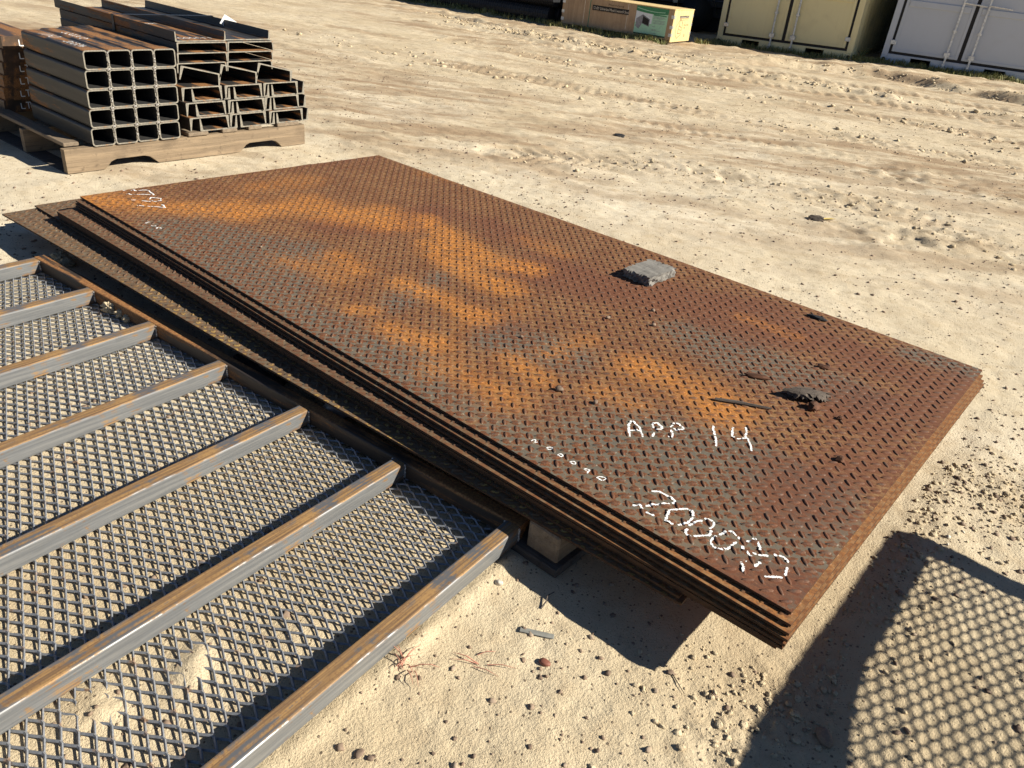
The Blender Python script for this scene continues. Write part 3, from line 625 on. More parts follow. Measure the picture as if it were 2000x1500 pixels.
PLATES = [  # back corner (u,v), near corner (u,v), height of the top face, label
    ((-2.985, 0), (0, 0), .180, 'top rusty orange checker plate with white hand-painted numbers'),
    ((-2.948, -.023), (.011, -.020), .1705, 'rusty checker plate directly under the painted top plate, orange rim showing at the near corner'),
    ((-2.950, -.028), (.016, -.034), .1615, 'third checker plate from the top, its near corner jutting past the two above'),
    ((-2.955, -.031), (.019, -.041), .1525, 'fourth checker plate down, lowest of the tight upper group of the stack'),
    ((-2.975, -.102), (.018, -.043), .1415, 'brown checker plate showing a wide strip beside the painted plate, fifth from the top'),
    ((-2.980, -.100), (.016, -.044), .1325, 'sixth checker plate from the top, thin dark edge under the brown strip'),
    ((-2.984, -.097), (.006, -.036), .1235, 'seventh checker plate from the top, in the dark middle of the stack'),
    ((-2.990, -.092), (.003, -.032), .1145, 'eighth checker plate from the top, lowest of the dark middle group'),
    ((-3.182, -.104), (-.200, -.046), .1050, 'second checker plate from the bottom, its brown corner poking out at the back left'),
    ((-3.155, -.229), (-.190, -.050), .0955, 'bottom checker plate, skewed out furthest over the mesh panel, spotted with ochre rust rings'),
]
for i, (bk, nr_, z, lab) in enumerate(PLATES):
    src, lg = (top_plate, top_lugs) if i == 0 else (low_plate, low_lugs) if i < 8 else (ring_plate, ring_lugs)
    p = src.copy(); COL.objects.link(p); p.name = 'checker_plate'
    a = PA + math.atan2(nr_[1] - bk[1], nr_[0] - bk[0]); x, y = puv(*nr_); p.location = (x, y, z); p.rotation_euler = (0, 0, a)
    tag(p, lab, 'steel plate', 'steel checker plates stacked on timber')
    l = lg.copy(); COL.objects.link(l); l.name = 'tread_pattern'; l.parent = p; tag(l, kind='stuff')
    if i == 0: PAINTED = p
def lug_height(x, y):
    h = np.zeros_like(x)
    for off, s in ((0.0, -1), (PITCH / 2, 1)):
        du = (x - off + PITCH / 2) % PITCH - PITCH / 2; dv = (y - off + PITCH / 2) % PITCH - PITCH / 2
        a = (du + s * dv) / math.sqrt(2); b = (-s * du + dv) / math.sqrt(2); e = np.sqrt((a / .0150) ** 2 + (b / .0056) ** 2)
        h = np.maximum(h, .0026 * (1 - sstep(.6, 1.0, e)))
    return h
def paint_strokes():
    r = np.random.default_rng(3)
    W = {'app': .0052, 'big': .0052, 'small': .0030, 'back': .0055}; groups = {}
    for kind, pts in STROKES: groups.setdefault(kind, []).append(pts)
    glyphs = {'app': [('A', 0, 1), ('P', 2, 3), ('P', 4, 5, 6), ('1', 7), ('4', 8, 9, 10)], 'big': [('2', 0, 1, 2, 3), ('0', 4, 5), ('0', 6, 7, 8, 9), ('0', 10, 11, 12, 13, 14), ('9', 15, 16, 17, 18, 19, 20, 21, 22), ('0', 23, 24, 25, 26, 27, 28)],
              'small': [('2', 0), ('0', 1), ('0', 2), ('0', 3), ('9', 4, 5), ('0', 6)], 'back': [('1', 0, 1), ('7', 2), ('9', 3, 4), ('7', 5, 6), ('1', 7), ('4', 8, 9)]}
    size = {'app': 'white letter of APP 14', 'big': 'large white digit of 200090', 'small': 'small white digit of 200090', 'back': 'white stroke at the far left corner'}
    for kind, strokes in groups.items():
        for gl in glyphs[kind]:
            mb = MB()
            for pts in (strokes[q] for q in gl[1:] if q < len(strokes)):
                P = np.array(pts, float); seg = np.hypot(*np.diff(P, axis=0).T); L = np.concatenate([[0], np.cumsum(seg)]); n = max(3, int(L[-1] / .0020)); t = np.linspace(0, L[-1], n)
                x, y = np.interp(t, L, P[:, 0]), np.interp(t, L, P[:, 1])
                if n > 6:
                    for _ in range(2): x[1:-1] = (x[:-2] + 2 * x[1:-1] + x[2:]) / 4; y[1:-1] = (y[:-2] + 2 * y[1:-1] + y[2:]) / 4
                x = x + r.normal(size=n) * .0003; y = y + r.normal(size=n) * .0003
                dx, dy = np.gradient(x), np.gradient(y); q = np.hypot(dx, dy) + 1e-9; nx, ny = -dy / q, dx / q
                w = W[kind] * .5 * (1 + .30 * r.normal(size=n)).clip(.4, 1.6); w[0] *= .5; w[-1] *= .5
                z = sag(x, y) + lug_height(x, y) + .0006; b = len(mb.v)
                for k in range(n): mb.v += [(x[k] + nx[k] * w[k], y[k] + ny[k] * w[k], z[k]), (x[k] - nx[k] * w[k], y[k] - ny[k] * w[k], z[k])]
                gap = r.random(n) < (.035 if kind != 'app' else .06)
                mb.f += [(b + 2 * k, b + 2 * k + 1, b + 2 * k + 3, b + 2 * k + 2) for k in range(n - 1) if not gap[k]]
            o = mb.build('painted_letter' if gl[0].isalpha() else 'painted_digit', M_chalk, PAINTED); o['label'] = size[kind]
paint_strokes()

# ---------------------------------------------------------------- expanded mesh panels
LWD, SWD = .0588, .0272
def expanded_mesh(name, x0, x1, y0, y1, parent, z=0.006):
    """one sheet of raised expanded metal: zigzag strands joined at their bonds"""
    L2, S2 = LWD / 2, SWD / 2; nx = int((x1 - x0) / L2); ny = int((y1 - y0) / S2); hb = .0036
    V = []; Q = []; B = []
    r = np.random.default_rng(9); w, th = .0021, .0015
    for j in range(ny):
        yb = y0 + j * S2; P = []; bd = []
        for k in range(nx + 1):
            hi = (k + j) % 2; xc = x0 + k * L2; yy = yb + (S2 * .94 if hi else S2 * .06)
            for dx in (-hb, hb):
                P.append((min(max(xc + dx, x0), x1), yy, z + (.0016 if hi else -.0016))); bd.append(1.0)
            if k < nx:
                y2 = yb + (S2 * .06 if hi else S2 * .94); P.append((xc + L2 / 2, (yy + y2) / 2, z)); bd.append(0.0)
        P = np.array(P); P[:, 2] += .0010 * np.sin(P[:, 0] * 3 + j * .02); d = np.gradient(P[:, :2], axis=0); d /= np.linalg.norm(d, axis=1)[:, None] + 1e-9; nrm = np.stack([-d[:, 1], d[:, 0]], 1)
        ang = math.radians(48); ca, sa = math.cos(ang), math.sin(ang); b = sum(len(q) for q in V); ring = []
        for sx, sz in ((-1, -1), (1, -1), (1, 1), (-1, 1)):
            o, h = sx * w, sz * th; lat, ver = o * ca - h * sa, o * sa + h * ca
            ring.append(np.stack([P[:, 0] + nrm[:, 0] * lat, P[:, 1] + nrm[:, 1] * lat, P[:, 2] + ver], 1))
        V.append(np.stack(ring, 1).reshape(-1, 3)); B.append(np.repeat(bd, 4)); n = len(P); k = np.arange(n - 1)[:, None]; e = np.arange(4)[None]; e1 = (e + 1) % 4
        Q.append((b + np.stack([k * 4 + e, k * 4 + e1, (k + 1) * 4 + e1, (k + 1) * 4 + e], -1)).reshape(-1, 4))
    return mesh_np(name, np.vstack(V), np.vstack(Q), M_mesh, False, parent, {'bond': np.concatenate(B)})
def square_tube_bm(mb, a, b, w, h, axis, z0=0.0):
    """solid-looking closed square tube with rounded arrises from a to b along axis, lying on z0"""
    r = .005; prof = []
    for cx, cz, s in ((w / 2 - r, r, -PI / 2), (w / 2 - r, h - r, 0), (-w / 2 + r, h - r, PI / 2), (-w / 2 + r, r, PI)):
        for k in range(4): t = s + k * PI / 6; prof.append((cx + r * math.cos(t), z0 + cz + r * math.sin(t)))
    return prof
TW, TH = .040, .048
def tube_obj(name, parent, p, q, rz=0.0):
    """square tube from local point p to q (same height)"""
    p, q = Vector(p), Vector(q); d = q - p; L = d.length; mb = MB(); mb.prism(square_tube_bm(mb, 0, L, TW, TH, 'y'), 0, L)
    o = mb.build(name, M_tube, parent); o.location = p; o.rotation_euler = (0, 0, math.atan2(-d.x, d.y))
    return o
def mesh_panel(label, loc, rz, xs, y0, extra=None, mesh_x=None):
    root = empty('mesh_panel', loc, rz); tag(root, label, 'mesh panel', 'expanded metal panels framed in square tube')
    for x in xs: tube_obj('cross_tube', root, (x, y0, 0), (x, -.001, 0))
    x0, x1 = min(xs) - TW / 2, max(xs) + TW / 2
    tube_obj('edge_rail', root, (x0, TW / 2, 0), (x1, TW / 2, 0)).data.materials[0] = M_rail; tube_obj('edge_rail', root, (x0, y0 - TW / 2 - .001, 0), (x1, y0 - TW / 2 - .001, 0))
    mx = mesh_x or (x0 + .004, x1 - .012); m_ = expanded_mesh('expanded_mesh', mx[0], mx[1], y0 - .02, TW * .6, root); m_.location.z = -.0075
    return root
near_panel = mesh_panel('framed expanded mesh panel lying on the sand beside the plates', (MO[0], MO[1], .006), MA, [-TW / 2 - .3585 * k for k in range(7)], -1.75)
bead = MB()
for k in range(7):
    for s in (-1, 1):
        for t in range(6):
            z = .006 + t * .0066; x = -TW / 2 - .3585 * k + s * (TW / 2 + .001); q = random.uniform(.0028, .004)
            bead.bbox(x - q, x + q, -.0045, .0005, z, z + .0068, .002)
tag(bead.build('weld_bead', M_weld, near_panel), kind='stuff')
# the panel that stands out of frame to the right and throws the mesh shadow into the picture
px_, py_ = 1.822, 1.503
high_panel = mesh_panel('framed expanded mesh panel raised on trestles to the right of the plates', (px_ + TW * PU[0], py_ + TW * PU[1], .452), PA + PI / 2, [-TW / 2, -.86, -1.35], -1.5, mesh_x=(-1.34, -.055))
for lab, pts in (('narrow added shadow caster lying along the left edge of the raised mesh panel', ((-.30, -.02), (-1.37, .012), (-1.37, -.24), (-.80, -.12))), ('broad added shadow caster lying across the near end of the raised mesh panel', ((-.90, -.02), (-1.36, -.02), (-1.36, -1.5), (-.84, -1.5), (-.80, -.6))), ('added shadow caster lying on the right part of the raised mesh panel', ((-.45, -.74), (-.86, -.56), (-.86, -1.5), (-.20, -1.5)))):  # unseen sheets added to cast the solid dark parts of the mesh shadow
    b = MB(); n_ = len(pts); k_ = [(p[0], p[1], z) for z in (0, .006) for p in pts]
    if (pts[1][0] - pts[0][0]) * (pts[2][1] - pts[1][1]) - (pts[1][1] - pts[0][1]) * (pts[2][0] - pts[1][0]) < 0: pass
    b.add(k_, [tuple(range(n_))[::-1], tuple(range(n_, 2 * n_))] + [(i, (i + 1) % n_, n_ + (i + 1) % n_, n_ + i) for i in range(n_)])
    o = b.build('shadow_caster_sheet', M_rust_y); o.location = (px_ + TW * PU[0], py_ + TW * PU[1], .5008 + (.007 if 'broad' in lab else 0)); o.rotation_euler = (0, 0, PA + PI / 2); tag(o, lab, 'shadow caster')
loose = empty('loose_mesh_sheet', (px_ + .05, py_ - .11, .440), PA + math.radians(6)); tag(loose, 'loose sheet of expanded metal lying under the raised mesh panel', 'mesh sheet')
expanded_mesh('expanded_mesh', .30, 1.6, -1.15, -.06, loose, .0)
for k, (u_, lab) in enumerate(((.85, 'timber trestle under the near half of the raised mesh panel'), (1.45, 'timber trestle under the far half of the raised mesh panel'))):
    x, y = px_ + u_ * PU[0] - 1.3 * PV[0], py_ + u_ * PU[1] - 1.3 * PV[1]; tr = empty('timber_trestle', (x, y, 0), PA); tag(tr, lab, 'trestle')
    b = MB(); b.bbox(-.045, .045, 0, 1.25, .345, .4335, .004); b.build('beam', M_wood_y, tr)
    for yy in (.08, 1.10):
        b = MB(); b.bbox(-.045, .045, yy, yy + .09, -.01, .3435, .004); b.build('leg', M_wood_y, tr)
# ---------------------------------------------------------------- timber under the plates
for k, (u_, lab) in enumerate(((-.53, 'timber block and skid board showing in the shade under the near end of the plates'), (-1.62, 'timber block and skid board hidden in the shade under the middle of the plates'), (-2.55, 'timber block and skid board under the far end of the plates'))):
    x, y = puv(u_, 0); sk = empty('timber_skid', (x, y, 0), PA); tag(sk, lab, 'timber skid')
    b = MB(); b.bbox(-.046, .044, -.072, 1.45, .012, .0865, .004); b.build('block', M_wood_y, sk)
    b = MB(); b.bbox(-.16, .058, -.088, 1.47, -.012, .0105, .003); b.build('skid_board', M_dark_wood, sk)
rx, ry = puv(-1.29, -.035)
st = lump_mesh('broken_stone', M_stone, (.072, .055, .048), 21, 3, .18, 1.2, None, False, 9); st.location = (rx, ry, .036); st.rotation_euler = (.2, .15, .7)
tag(st, 'broken grey brown stone wedged under the plate edge by the mesh panel', 'stone')

# ---------------------------------------------------------------- things lying on the painted plate
def on_plate(u, v, dz=0.0):
    x, y = puv(u, v); return (x, y, .180 + float(sag(np.array([u]), np.array([v]))[0]) + .0018 + dz)
def rough_board(name, mat, lx, ly, lz, seed, n=(22, 16, 4), ragged=.004, parent=None):
    """a split board: top and bottom grids with ragged sides"""
    nx, ny, nz = n; r = np.random.default_rng(seed); V = []; idx = {}
    def put(i, j, k):
        if (i, j, k) in idx: return idx[(i, j, k)]
        a, b, c = i / nx - .5, j / ny - .5, k / nz
        x = a * lx; y = b * ly; z = c * lz
        e = ragged * (fbm(np.array([j * .9 + k * 2.1]), np.array([seed * 1.0]), 3, seed)[0]); f = ragged * 1.6 * fbm(np.array([i * .8 + k * 1.7]), np.array([seed * 2.0 + .5]), 3, seed + 3)[0]
        if i in (0, nx): x += e * 1.3
        if j in (0, ny): y += f
        if k == nz: z += .0014 * fbm(np.array([b * 34.0]), np.array([a * 3.0]), 3, seed + 4)[0] + .0015 * fbm(np.array([a * 5.0]), np.array([b * 5.0]), 2, seed + 9)[0]
        V.append((x, y, z)); idx[(i, j, k)] = len(V) - 1; return len(V) - 1
    F = []
    for i in range(nx):
        for j in range(ny): F += [(put(i, j, nz), put(i + 1, j, nz), put(i + 1, j + 1, nz), put(i, j + 1, nz)), (put(i, j, 0), put(i, j + 1, 0), put(i + 1, j + 1, 0), put(i + 1, j, 0))]
    for k in range(nz):
        for i in range(nx): F += [(put(i, 0, k), put(i + 1, 0, k), put(i + 1, 0, k + 1), put(i, 0, k + 1)), (put(i + 1, ny, k), put(i, ny, k), put(i, ny, k + 1), put(i + 1, ny, k + 1))]
        for j in range(ny): F += [(put(0, j + 1, k), put(0, j, k), put(0, j, k + 1), put(0, j + 1, k + 1)), (put(nx, j, k), put(nx, j + 1, k), put(nx, j + 1, k + 1), put(nx, j, k + 1))]
    return mesh_np(name, V, F, mat, False, parent)
wb = rough_board('wood_offcut', M_grey_wood, .118, .168, .034, 4, ragged=.009); wb.location = on_plate(-1.118, 1.262, .001); wb.rotation_euler = (.02, -.01, PA + math.radians(-3))
tag(wb, 'square weathered grey wood offcut lying near the far long edge of the rusty plate', 'wood offcut')
def flake(name, mat, u, v, size, rz, seed, label, cat, rough=.35, tilt=(0, 0), lift=None, grp=None, facets=3):
    o = lump_mesh(name, mat, size, seed, 2, rough, 1.5, None, False, facets); o.location = on_plate(u, v, size[2] * .45 if lift is None else lift); o.rotation_euler = (tilt[0], tilt[1], rz); return tag(o, label, cat, grp)
bk = rough_board('bark_piece', M_bark, .115, .060, .010, 12, (18, 10, 2), .022); bk.location = on_plate(-.322, .850, .010); bk.rotation_euler = (-.14, .05, math.radians(4)); tag(bk, 'curled piece of dark bark lying near the painted number 14', 'bark')
for p in bk.data.vertices: p.co.z += .012 * math.cos(p.co.y * 40) * math.cos(p.co.x * 14) - .006; p.co.y *= max(.25, 1 - (abs(p.co.x) / .062) ** 2 * .8)
sx, sy, sz = on_plate(-.493, .618); ex, ey, ez = on_plate(-.361, .699)
b = MB(); b.tube([(sx, sy, sz + .004), ((sx * .6 + ex * .4), (sy * .6 + ey * .4) + .001, sz + .005), (ex, ey, ez + .0035)], [.0042, .0050, .0028], 5); tag(b.build('split_stick', M_dark_wood), 'thin dark split stick lying just above the painted number 14', 'stick')
flake('rubber_scrap', M_black, -.533, 1.451, (.040, .013, .007), PA + .12, 31, 'flat black scrap lying on the plate rim beyond the grey wood offcut', 'scrap')
flake('rust_flake', M_rustflake, -.474, .843, (.042, .010, .008), math.radians(-5), 32, 'long dark rust flake lying left of the bark piece', 'rust flake')
flake('rust_flake', M_rustflake, -.283, .805, (.022, .017, .014), .4, 33, 'thick rust brown chip tucked below the bark piece', 'rust flake')
flake('rust_flake', M_rustflake, -.362, 1.083, (.021, .010, .007), -.3, 34, 'dark rust chip lying beyond the bark piece towards the far long edge', 'rust flake')
flake('rust_flake', M_rustflake, -.209, .812, (.012, .008, .006), .2, 35, 'small black chip to the right of the bark piece', 'rust flake')
flake('rust_flake', M_rustflake, -.131, .602, (.016, .010, .007), .8, 36, 'rust crumb lying near the right end of the painted plate', 'rust flake')
for k, (u, v, s, lab) in enumerate(((-.809, .315, .0125, 'largest brown pebble on the plate, left of the letters APP'), (-.703, .339, .0085, 'brown pebble on the plate just above the letter A'), (-1.085, .478, .0070, 'flat dark pebble in the middle of the plate'), (-.997, .817, .0085, 'left one of the three dark pebbles below the grey wood offcut'), (-.934, .997, .0085, 'tan pebble nearest below the grey wood offcut'), (-.870, .898, .0080, 'right one of the three dark pebbles below the grey wood offcut'), (-2.138, .26, .0055, 'tiny black pebble on the grey patch near the far left corner of the plate'))):
    o = lump_mesh('pebble', M_pebble, (s, s * .75, s * .6), 50 + k, 2, .25, 1.4); o.location = on_plate(u, v, s * .4); o.rotation_euler = (0, 0, k * 1.3)
    a_ = o.data.attributes.new('tint', 'FLOAT', 'POINT'); a_.data.foreach_set('value', np.full(len(o.data.vertices), .15 + .08 * k, np.float32)); tag(o, lab, 'pebble', 'pebbles on the painted plate')

# ---------------------------------------------------------------- small things on the sand
def ground_stone(x, y, size, seed, tint, lab):
    o = lump_mesh('pebble', M_pebble, size, seed, 2, .2, 1.3); o.location = (x, y, hz(x, y) + size[2] * .45); o.rotation_euler = (0, .1, seed)
    a_ = o.data.attributes.new('tint', 'FLOAT', 'POINT'); a_.data.foreach_set('value', np.full(len(o.data.vertices), tint, np.float32)); tag(o, lab, 'pebble')
redm = mat_flat('reddish_pebble', (.20, .075, .05), .6)
o = lump_mesh('pebble', redm, (.0125, .0085, .006), 71, 2, .12, 1.2); o.location = (.129, 1.067, hz(.129, 1.067) + .003); o.rotation_euler = (0, 0, -.5); tag(o, 'smooth reddish oval pebble on the sand below the plates', 'pebble')
ground_stone(.023, 1.268, (.010, .007, .006), 72, .99, 'white pebble on the sand beside the near tube of the mesh panel')
ground_stone(-1.985, 3.10, (.022, .018, .014), 73, .7, 'lone tan stone on the sand behind the far left plate corners')
ground_stone(.655, .965, (.020, .014, .012), 74, .45, 'largest dark stone in the mesh shadow at the lower right')
b = MB(); zz = hz(.11, 1.139) + .0015
b.bbox(-.036, .036, -.0065, .0065, 0, .0025, .001); o = b.build('grey_strip', mat_flat('dull_grey_strip', (.20, .20, .18), .8)); o.location = (.111, 1.139, zz); o.rotation_euler = (0, 0, math.radians(-8)); tag(o, 'short dull grey strip half sunk in the sand between the plates and the near tube', 'strip')
def twig(pts, r, mat, lab, name='twig', cat='twig'):
    b = MB(); P = [(x, y, hz(x, y) + dz) for x, y, dz in pts]; b.tube(P, [r * (1 - .5 * i / (len(P) - 1)) for i in range(len(P))], 5); return tag(b.build(name, mat), lab, cat)
twig([(.118, 1.208, .002), (.128, 1.225, .007), (.131, 1.243, .008), (.146, 1.262, .004)], .0020, M_dark_wood, 'crooked dark twig on the sand near the timber block under the plates')
twig([(.385, 1.075, .002), (.393, 1.050, .004), (.402, 1.030, .003)], .0013, M_dark_wood, 'small forked twig on the sand in front of the near plate corner')
# dry reddish grass by the near tube
gm = mat_flat('dry_reddish_grass', (.42, .20, .14), .8)
r_ = np.random.default_rng(77); gb = MB()
for k in range(11):
    a = r_.uniform(0, 2 * PI); l = r_.uniform(.03, .085); bx, by = -.142 + r_.normal() * .008, 1.018 + r_.normal() * .006
    P = [(bx + math.cos(a) * l * t, by + math.sin(a) * l * t * .7, hz(bx, by) + .003 + .014 * math.sin(t * 2.6)) for t in (0, .35, .7, 1)]; gb.tube(P, [.0012, .0011, .0008, .0003], 4)
tag(gb.build('dry_grass_tuft', gm), 'dry reddish grass tuft lying on the sand beside the near tube', 'grass tuft')
gb = MB()
for k in range(6):
    a = r_.uniform(-.5, .5) + (PI if k % 2 else 0); l = r_.uniform(.03, .06); bx, by = -.005 + r_.normal() * .012, 1.045 + r_.normal() * .006
    gb.tube([(bx + math.cos(a) * l * t, by + math.sin(a) * l * t, hz(bx, by) + .003 + .006 * math.sin(t * 3)) for t in (0, .5, 1)], [.001, .0009, .0003], 4)
tag(gb.build('grass_wisp', gm), 'few loose dry reddish blades on the sand right of the grass tuft', 'grass')
# sand clods caught on the panel beside the second tube from the back
for k, (x, y, s, lab) in enumerate(((-1.372, 2.318, .030, 'big pale sand clod sitting on the mesh in the corner by the rail'), (-1.322, 2.296, .024, 'middle pale sand clod sitting on the mesh by the rail'), (-1.292, 2.262, .017, 'smallest pale sand clod at the end of the row on the mesh by the rail'))):
    o = lump_mesh('sand_clod', M_clod, (s, s * .8, s * .8), 81 + k, 4, .45, 2.2); o.location = (x, y, .012 + s * .35); o.rotation_euler = (0, 0, k); tag(o, lab, 'sand clod')
for k, (x, y, s, lab) in enumerate(((-1.765, 2.705, .030, 'left sand clod lying in the plate shadow behind the mesh panel corner'), (-1.72, 2.665, .026, 'right sand clod lying in the plate shadow behind the mesh panel corner'))):
    o = lump_mesh('sand_clod', M_clod, (s, s * .8, s * .9), 91 + k, 4, .4, 2.0); o.location = (x, y, hz(x, y) + s * .3); tag(o, lab, 'sand clod')
o = lump_mesh('litter_scrap', M_black, (.045, .03, .02), 95, 2, .4, 1.5, None, False, 4); o.location = (.599, 6.229, hz(.599, 6.229) + .012); tag(o, 'dark grey scrap lying alone on the drive beyond the plates', 'litter')
o = lump_mesh('leaf_litter', M_bark, (.05, .03, .018), 96, 2, .5, 1.8, None, False, 3); o.location = (1.66, 4.53, hz(1.66, 4.53) + .01); tag(o, 'clump of dark leaf litter on the drive with a yellow leaf beside it', 'leaf litter')
lf = MB(); lf.add([(-.05, 0, .004), (-.02, -.014, .010), (.02, -.012, .012), (.055, 0, .006), (.02, .013, .009), (-.02, .014, .008), (0, 0, .003)], [(0, 1, 6), (1, 2, 6), (2, 3, 6), (3, 4, 6), (4, 5, 6), (5, 0, 6)])
o = lf.build('fallen_leaf', mat_flat('yellow_leaf', (.5, .38, .12), .7)); o.location = (1.74, 4.545, hz(1.74, 4.545)); o.rotation_euler = (0, 0, .3); tag(o, 'yellowed fallen leaf on the drive beside the dark litter', 'leaf')

# ---------------------------------------------------------------- pallet with the tube and channel bundle
PALX = 1.432
def place(o, x, y, z, rz=0.0): X, Y = pal(x, y); o.location = (X, Y, z); o.rotation_euler = (0, 0, LA + rz); return o
pallet = place(empty('wooden_pallet'), 0, 0, 0); tag(pallet, 'weathered wooden pallet under the square tubes and channels, notched front beam', 'pallet')
def stringer(y0, name):
    """beam along x with two fork notches cut from its lower edge"""
    prof = [(.0, 0), (.185, 0), (.205, .018), (.222, .036), (.25, .046), (.40, .046), (.43, .038), (.455, .018), (.475, 0), (.975, 0), (.995, .018), (1.015, .037), (1.04, .046), (1.19, .046), (1.22, .038), (1.245, .018), (1.26, 0), (PALX, 0), (PALX, .118), (0, .118)]
    b = MB(); b.prism(prof, 0, .040); o = b.build(name, M_wood_x, pallet); o.location = (0, y0, 0); return o
for y0 in (0, .47, .95): stringer(y0, 'stringer')
for x0, w_ in ((.02, .075), (.175, .13), (.335, .13), (.49, .11), (.655, .12), (.865, .095), (1.035, .09), (1.235, .155)):
    b = MB(); b.bbox(x0, x0 + w_, (-.012 if x0 > .6 else .044) + random.uniform(0, .01), 1.0, .1195, .1385, .003, None); bo = b.build('deck_board', M_wood_y, pallet)
    if x0 < .6: bo.location.z = -.0165 if x0 > .1 else 0
    if .1 < x0 < .6: bpy.data.objects.remove(bo)
for x0, w_ in ((.0, .10), (.66, .10), (1.33, .10)):
    b = MB(); b.bbox(x0, x0 + w_, .042, .99, -.014, -.001, .003); b.build('bottom_board', M_dark_wood, pallet)

def rrect(w, h, r, x0=0.0, z0=0.0, n=4):
    P = []
    for cx, cz, s in ((w - r, r, -PI / 2), (w - r, h - r, 0), (r, h - r, PI / 2), (r, r, PI)):
        for k in range(n + 1): t = s + k * PI / 2 / n; P.append((x0 + cx + r * math.cos(t), z0 + cz + r * math.sin(t)))
    return P
def hollow_tube(w, h, t, L):
    """rectangular hollow section: body along y and a bright sawn front rim (second material slot)"""
    o_, i_ = rrect(w, h, .016), rrect(w - 2 * t, h - 2 * t, .011, t, t); n = len(o_); V = []
    for y in (0, L): V += [(x, y, z) for x, z in o_] + [(x, y, z) for x, z in i_]
    F = []; mi = []
    for k in range(n):
        a, c = k, (k + 1) % n
        F.append((a, c, 2 * n + c, 2 * n + a)); mi.append(0)
        F.append((n + c, n + a, 3 * n + a, 3 * n + c)); mi.append(2)
        F.append((c, a, n + a, n + c)); mi.append(1)
        F.append((2 * n + a, 2 * n + c, 3 * n + c, 3 * n + a)); mi.append(0)
    return V, F, mi
ROWS = ['bottom', 'fourth', 'third', 'second', 'top']; COLS = ['leftmost', 'second', 'third', 'rightmost']
TBW, TBH = .1165, .0895
LEN = [.675, .735, .79, .83]
tube_me = []
for c in range(4):
    V, F, mi = hollow_tube(TBW, TBH, .0062, LEN[c]); me = bpy.data.meshes.new('square_tube'); me.from_pydata(V, [], F); me.materials.append(M_blk_y); me.materials.append(M_cut); me.materials.append(M_inside_shade); me.polygons.foreach_set('material_index', mi); me.update(); tube_me.append(me)
def weld_mesh(seed):
    b = MB(); r = random.Random(seed); z = .012
    while z < TBH - .01:
        s = r.uniform(.0035, .0075)
        if r.random() < .72: b.bbox(-s * .7 + r.uniform(-.002, .002), s * .7, -.0045 - r.uniform(0, .003), .001, z, z + s * 1.3, .002)
        z += s * r.uniform(1.0, 1.7)
    return b.mesh('weld_bead', M_weld)
weld_me = [weld_mesh(k) for k in range(4)]
corner_b = MB(); corner_b.bbox(-.009, .009, -.007, .001, -.006, .008, .003); corner_me = corner_b.mesh('weld_bead', M_weld)
tubes = {}
for r in range(5):
    for c in range(4):
        t = bpy.data.objects.new('square_tube', tube_me[c]); COL.objects.link(t)
        lean = (4 - r) * .0045 * -1
        place(t, .138 + c * .1172 + r * .0048 + random.uniform(-.0008, .0008), -.012 + random.uniform(-.003, .003), .1205 + r * .0905)
        tag(t, f'black square steel tube, {COLS[c]} column and {ROWS[r]} row of the welded bundle' if ROWS[r] in ('top', 'bottom') else f'black square steel tube, {COLS[c]} column, {ROWS[r]} row from the top of the welded bundle', 'steel tube', 'square tubes in the welded bundle'); tubes[(r, c)] = t
        if c < 3 or r == 9:
            w_ = bpy.data.objects.new('weld_bead', weld_me[(r * 3 + c) % 4]); link(w_, t); w_.location = (TBW + .0003, 0, 0)
            if r < 4: q_ = bpy.data.objects.new('weld_bead', corner_me); link(q_, t); q_.location = (TBW + .0003, 0, TBH)
def scribble(parent, label, x0, y0, z, L, hgt, n, seed, along=(0, 1)):
    """painted numerals as a run of loops and strokes, lying on the upper face"""
    r = random.Random(seed); b = MB(); ax = Vector((along[0], along[1], 0)); cr = Vector((-along[1], along[0], 0))
    for k in range(n):
        c0 = Vector((x0, y0, z)) + ax * (L * (k + .5) / n); kind = r.choice('00214'); w_, h_ = L / n * .36, hgt * .5
        if kind == '0': P = [(math.cos(t) * w_, math.sin(t) * h_) for t in np.linspace(0, 6.0, 12)]
        elif kind == '2': P = [(-w_, h_ * .5), (0, h_), (w_, h_ * .4), (-w_, -h_), (w_, -h_ * .9)]
        elif kind == '1': P = [(0, h_), (.1 * w_, -h_)]
        else: P = [(-w_ * .6, h_), (-w_ * .8, 0), (w_, -.1 * h_), (w_ * .5, h_), (w_ * .6, -h_)]
        pts = [c0 + ax * p[0] + cr * p[1] for p in P]
        for a, d in zip(pts[:-1], pts[1:]):
            if r.random() < .12: continue
            t = (d - a); t = t.normalized() if t.length > 1e-6 else ax; nrm = Vector((-t.y, t.x, 0)) * r.uniform(.0018, .0032); b.add([a - nrm, d - nrm, d + nrm, a + nrm], [(0, 1, 2, 3)])
    o = b.build('painted_number', M_chalk, parent); o['label'] = label; return o
scribble(tubes[(4, 0)], 'white hand-painted digits on the tube top', .06, .40, TBH + .0006, .16, .06, 4, 3)
scribble(tubes[(4, 0)], 'white hand-painted number near the front of the tube', .058, .10, TBH + .0006, .19, .045, 5, 5)
scribble(tubes[(4, 1)], 'white hand-painted number on the second tube top', .058, .34, TBH + .0006, .24, .04, 6, 8)

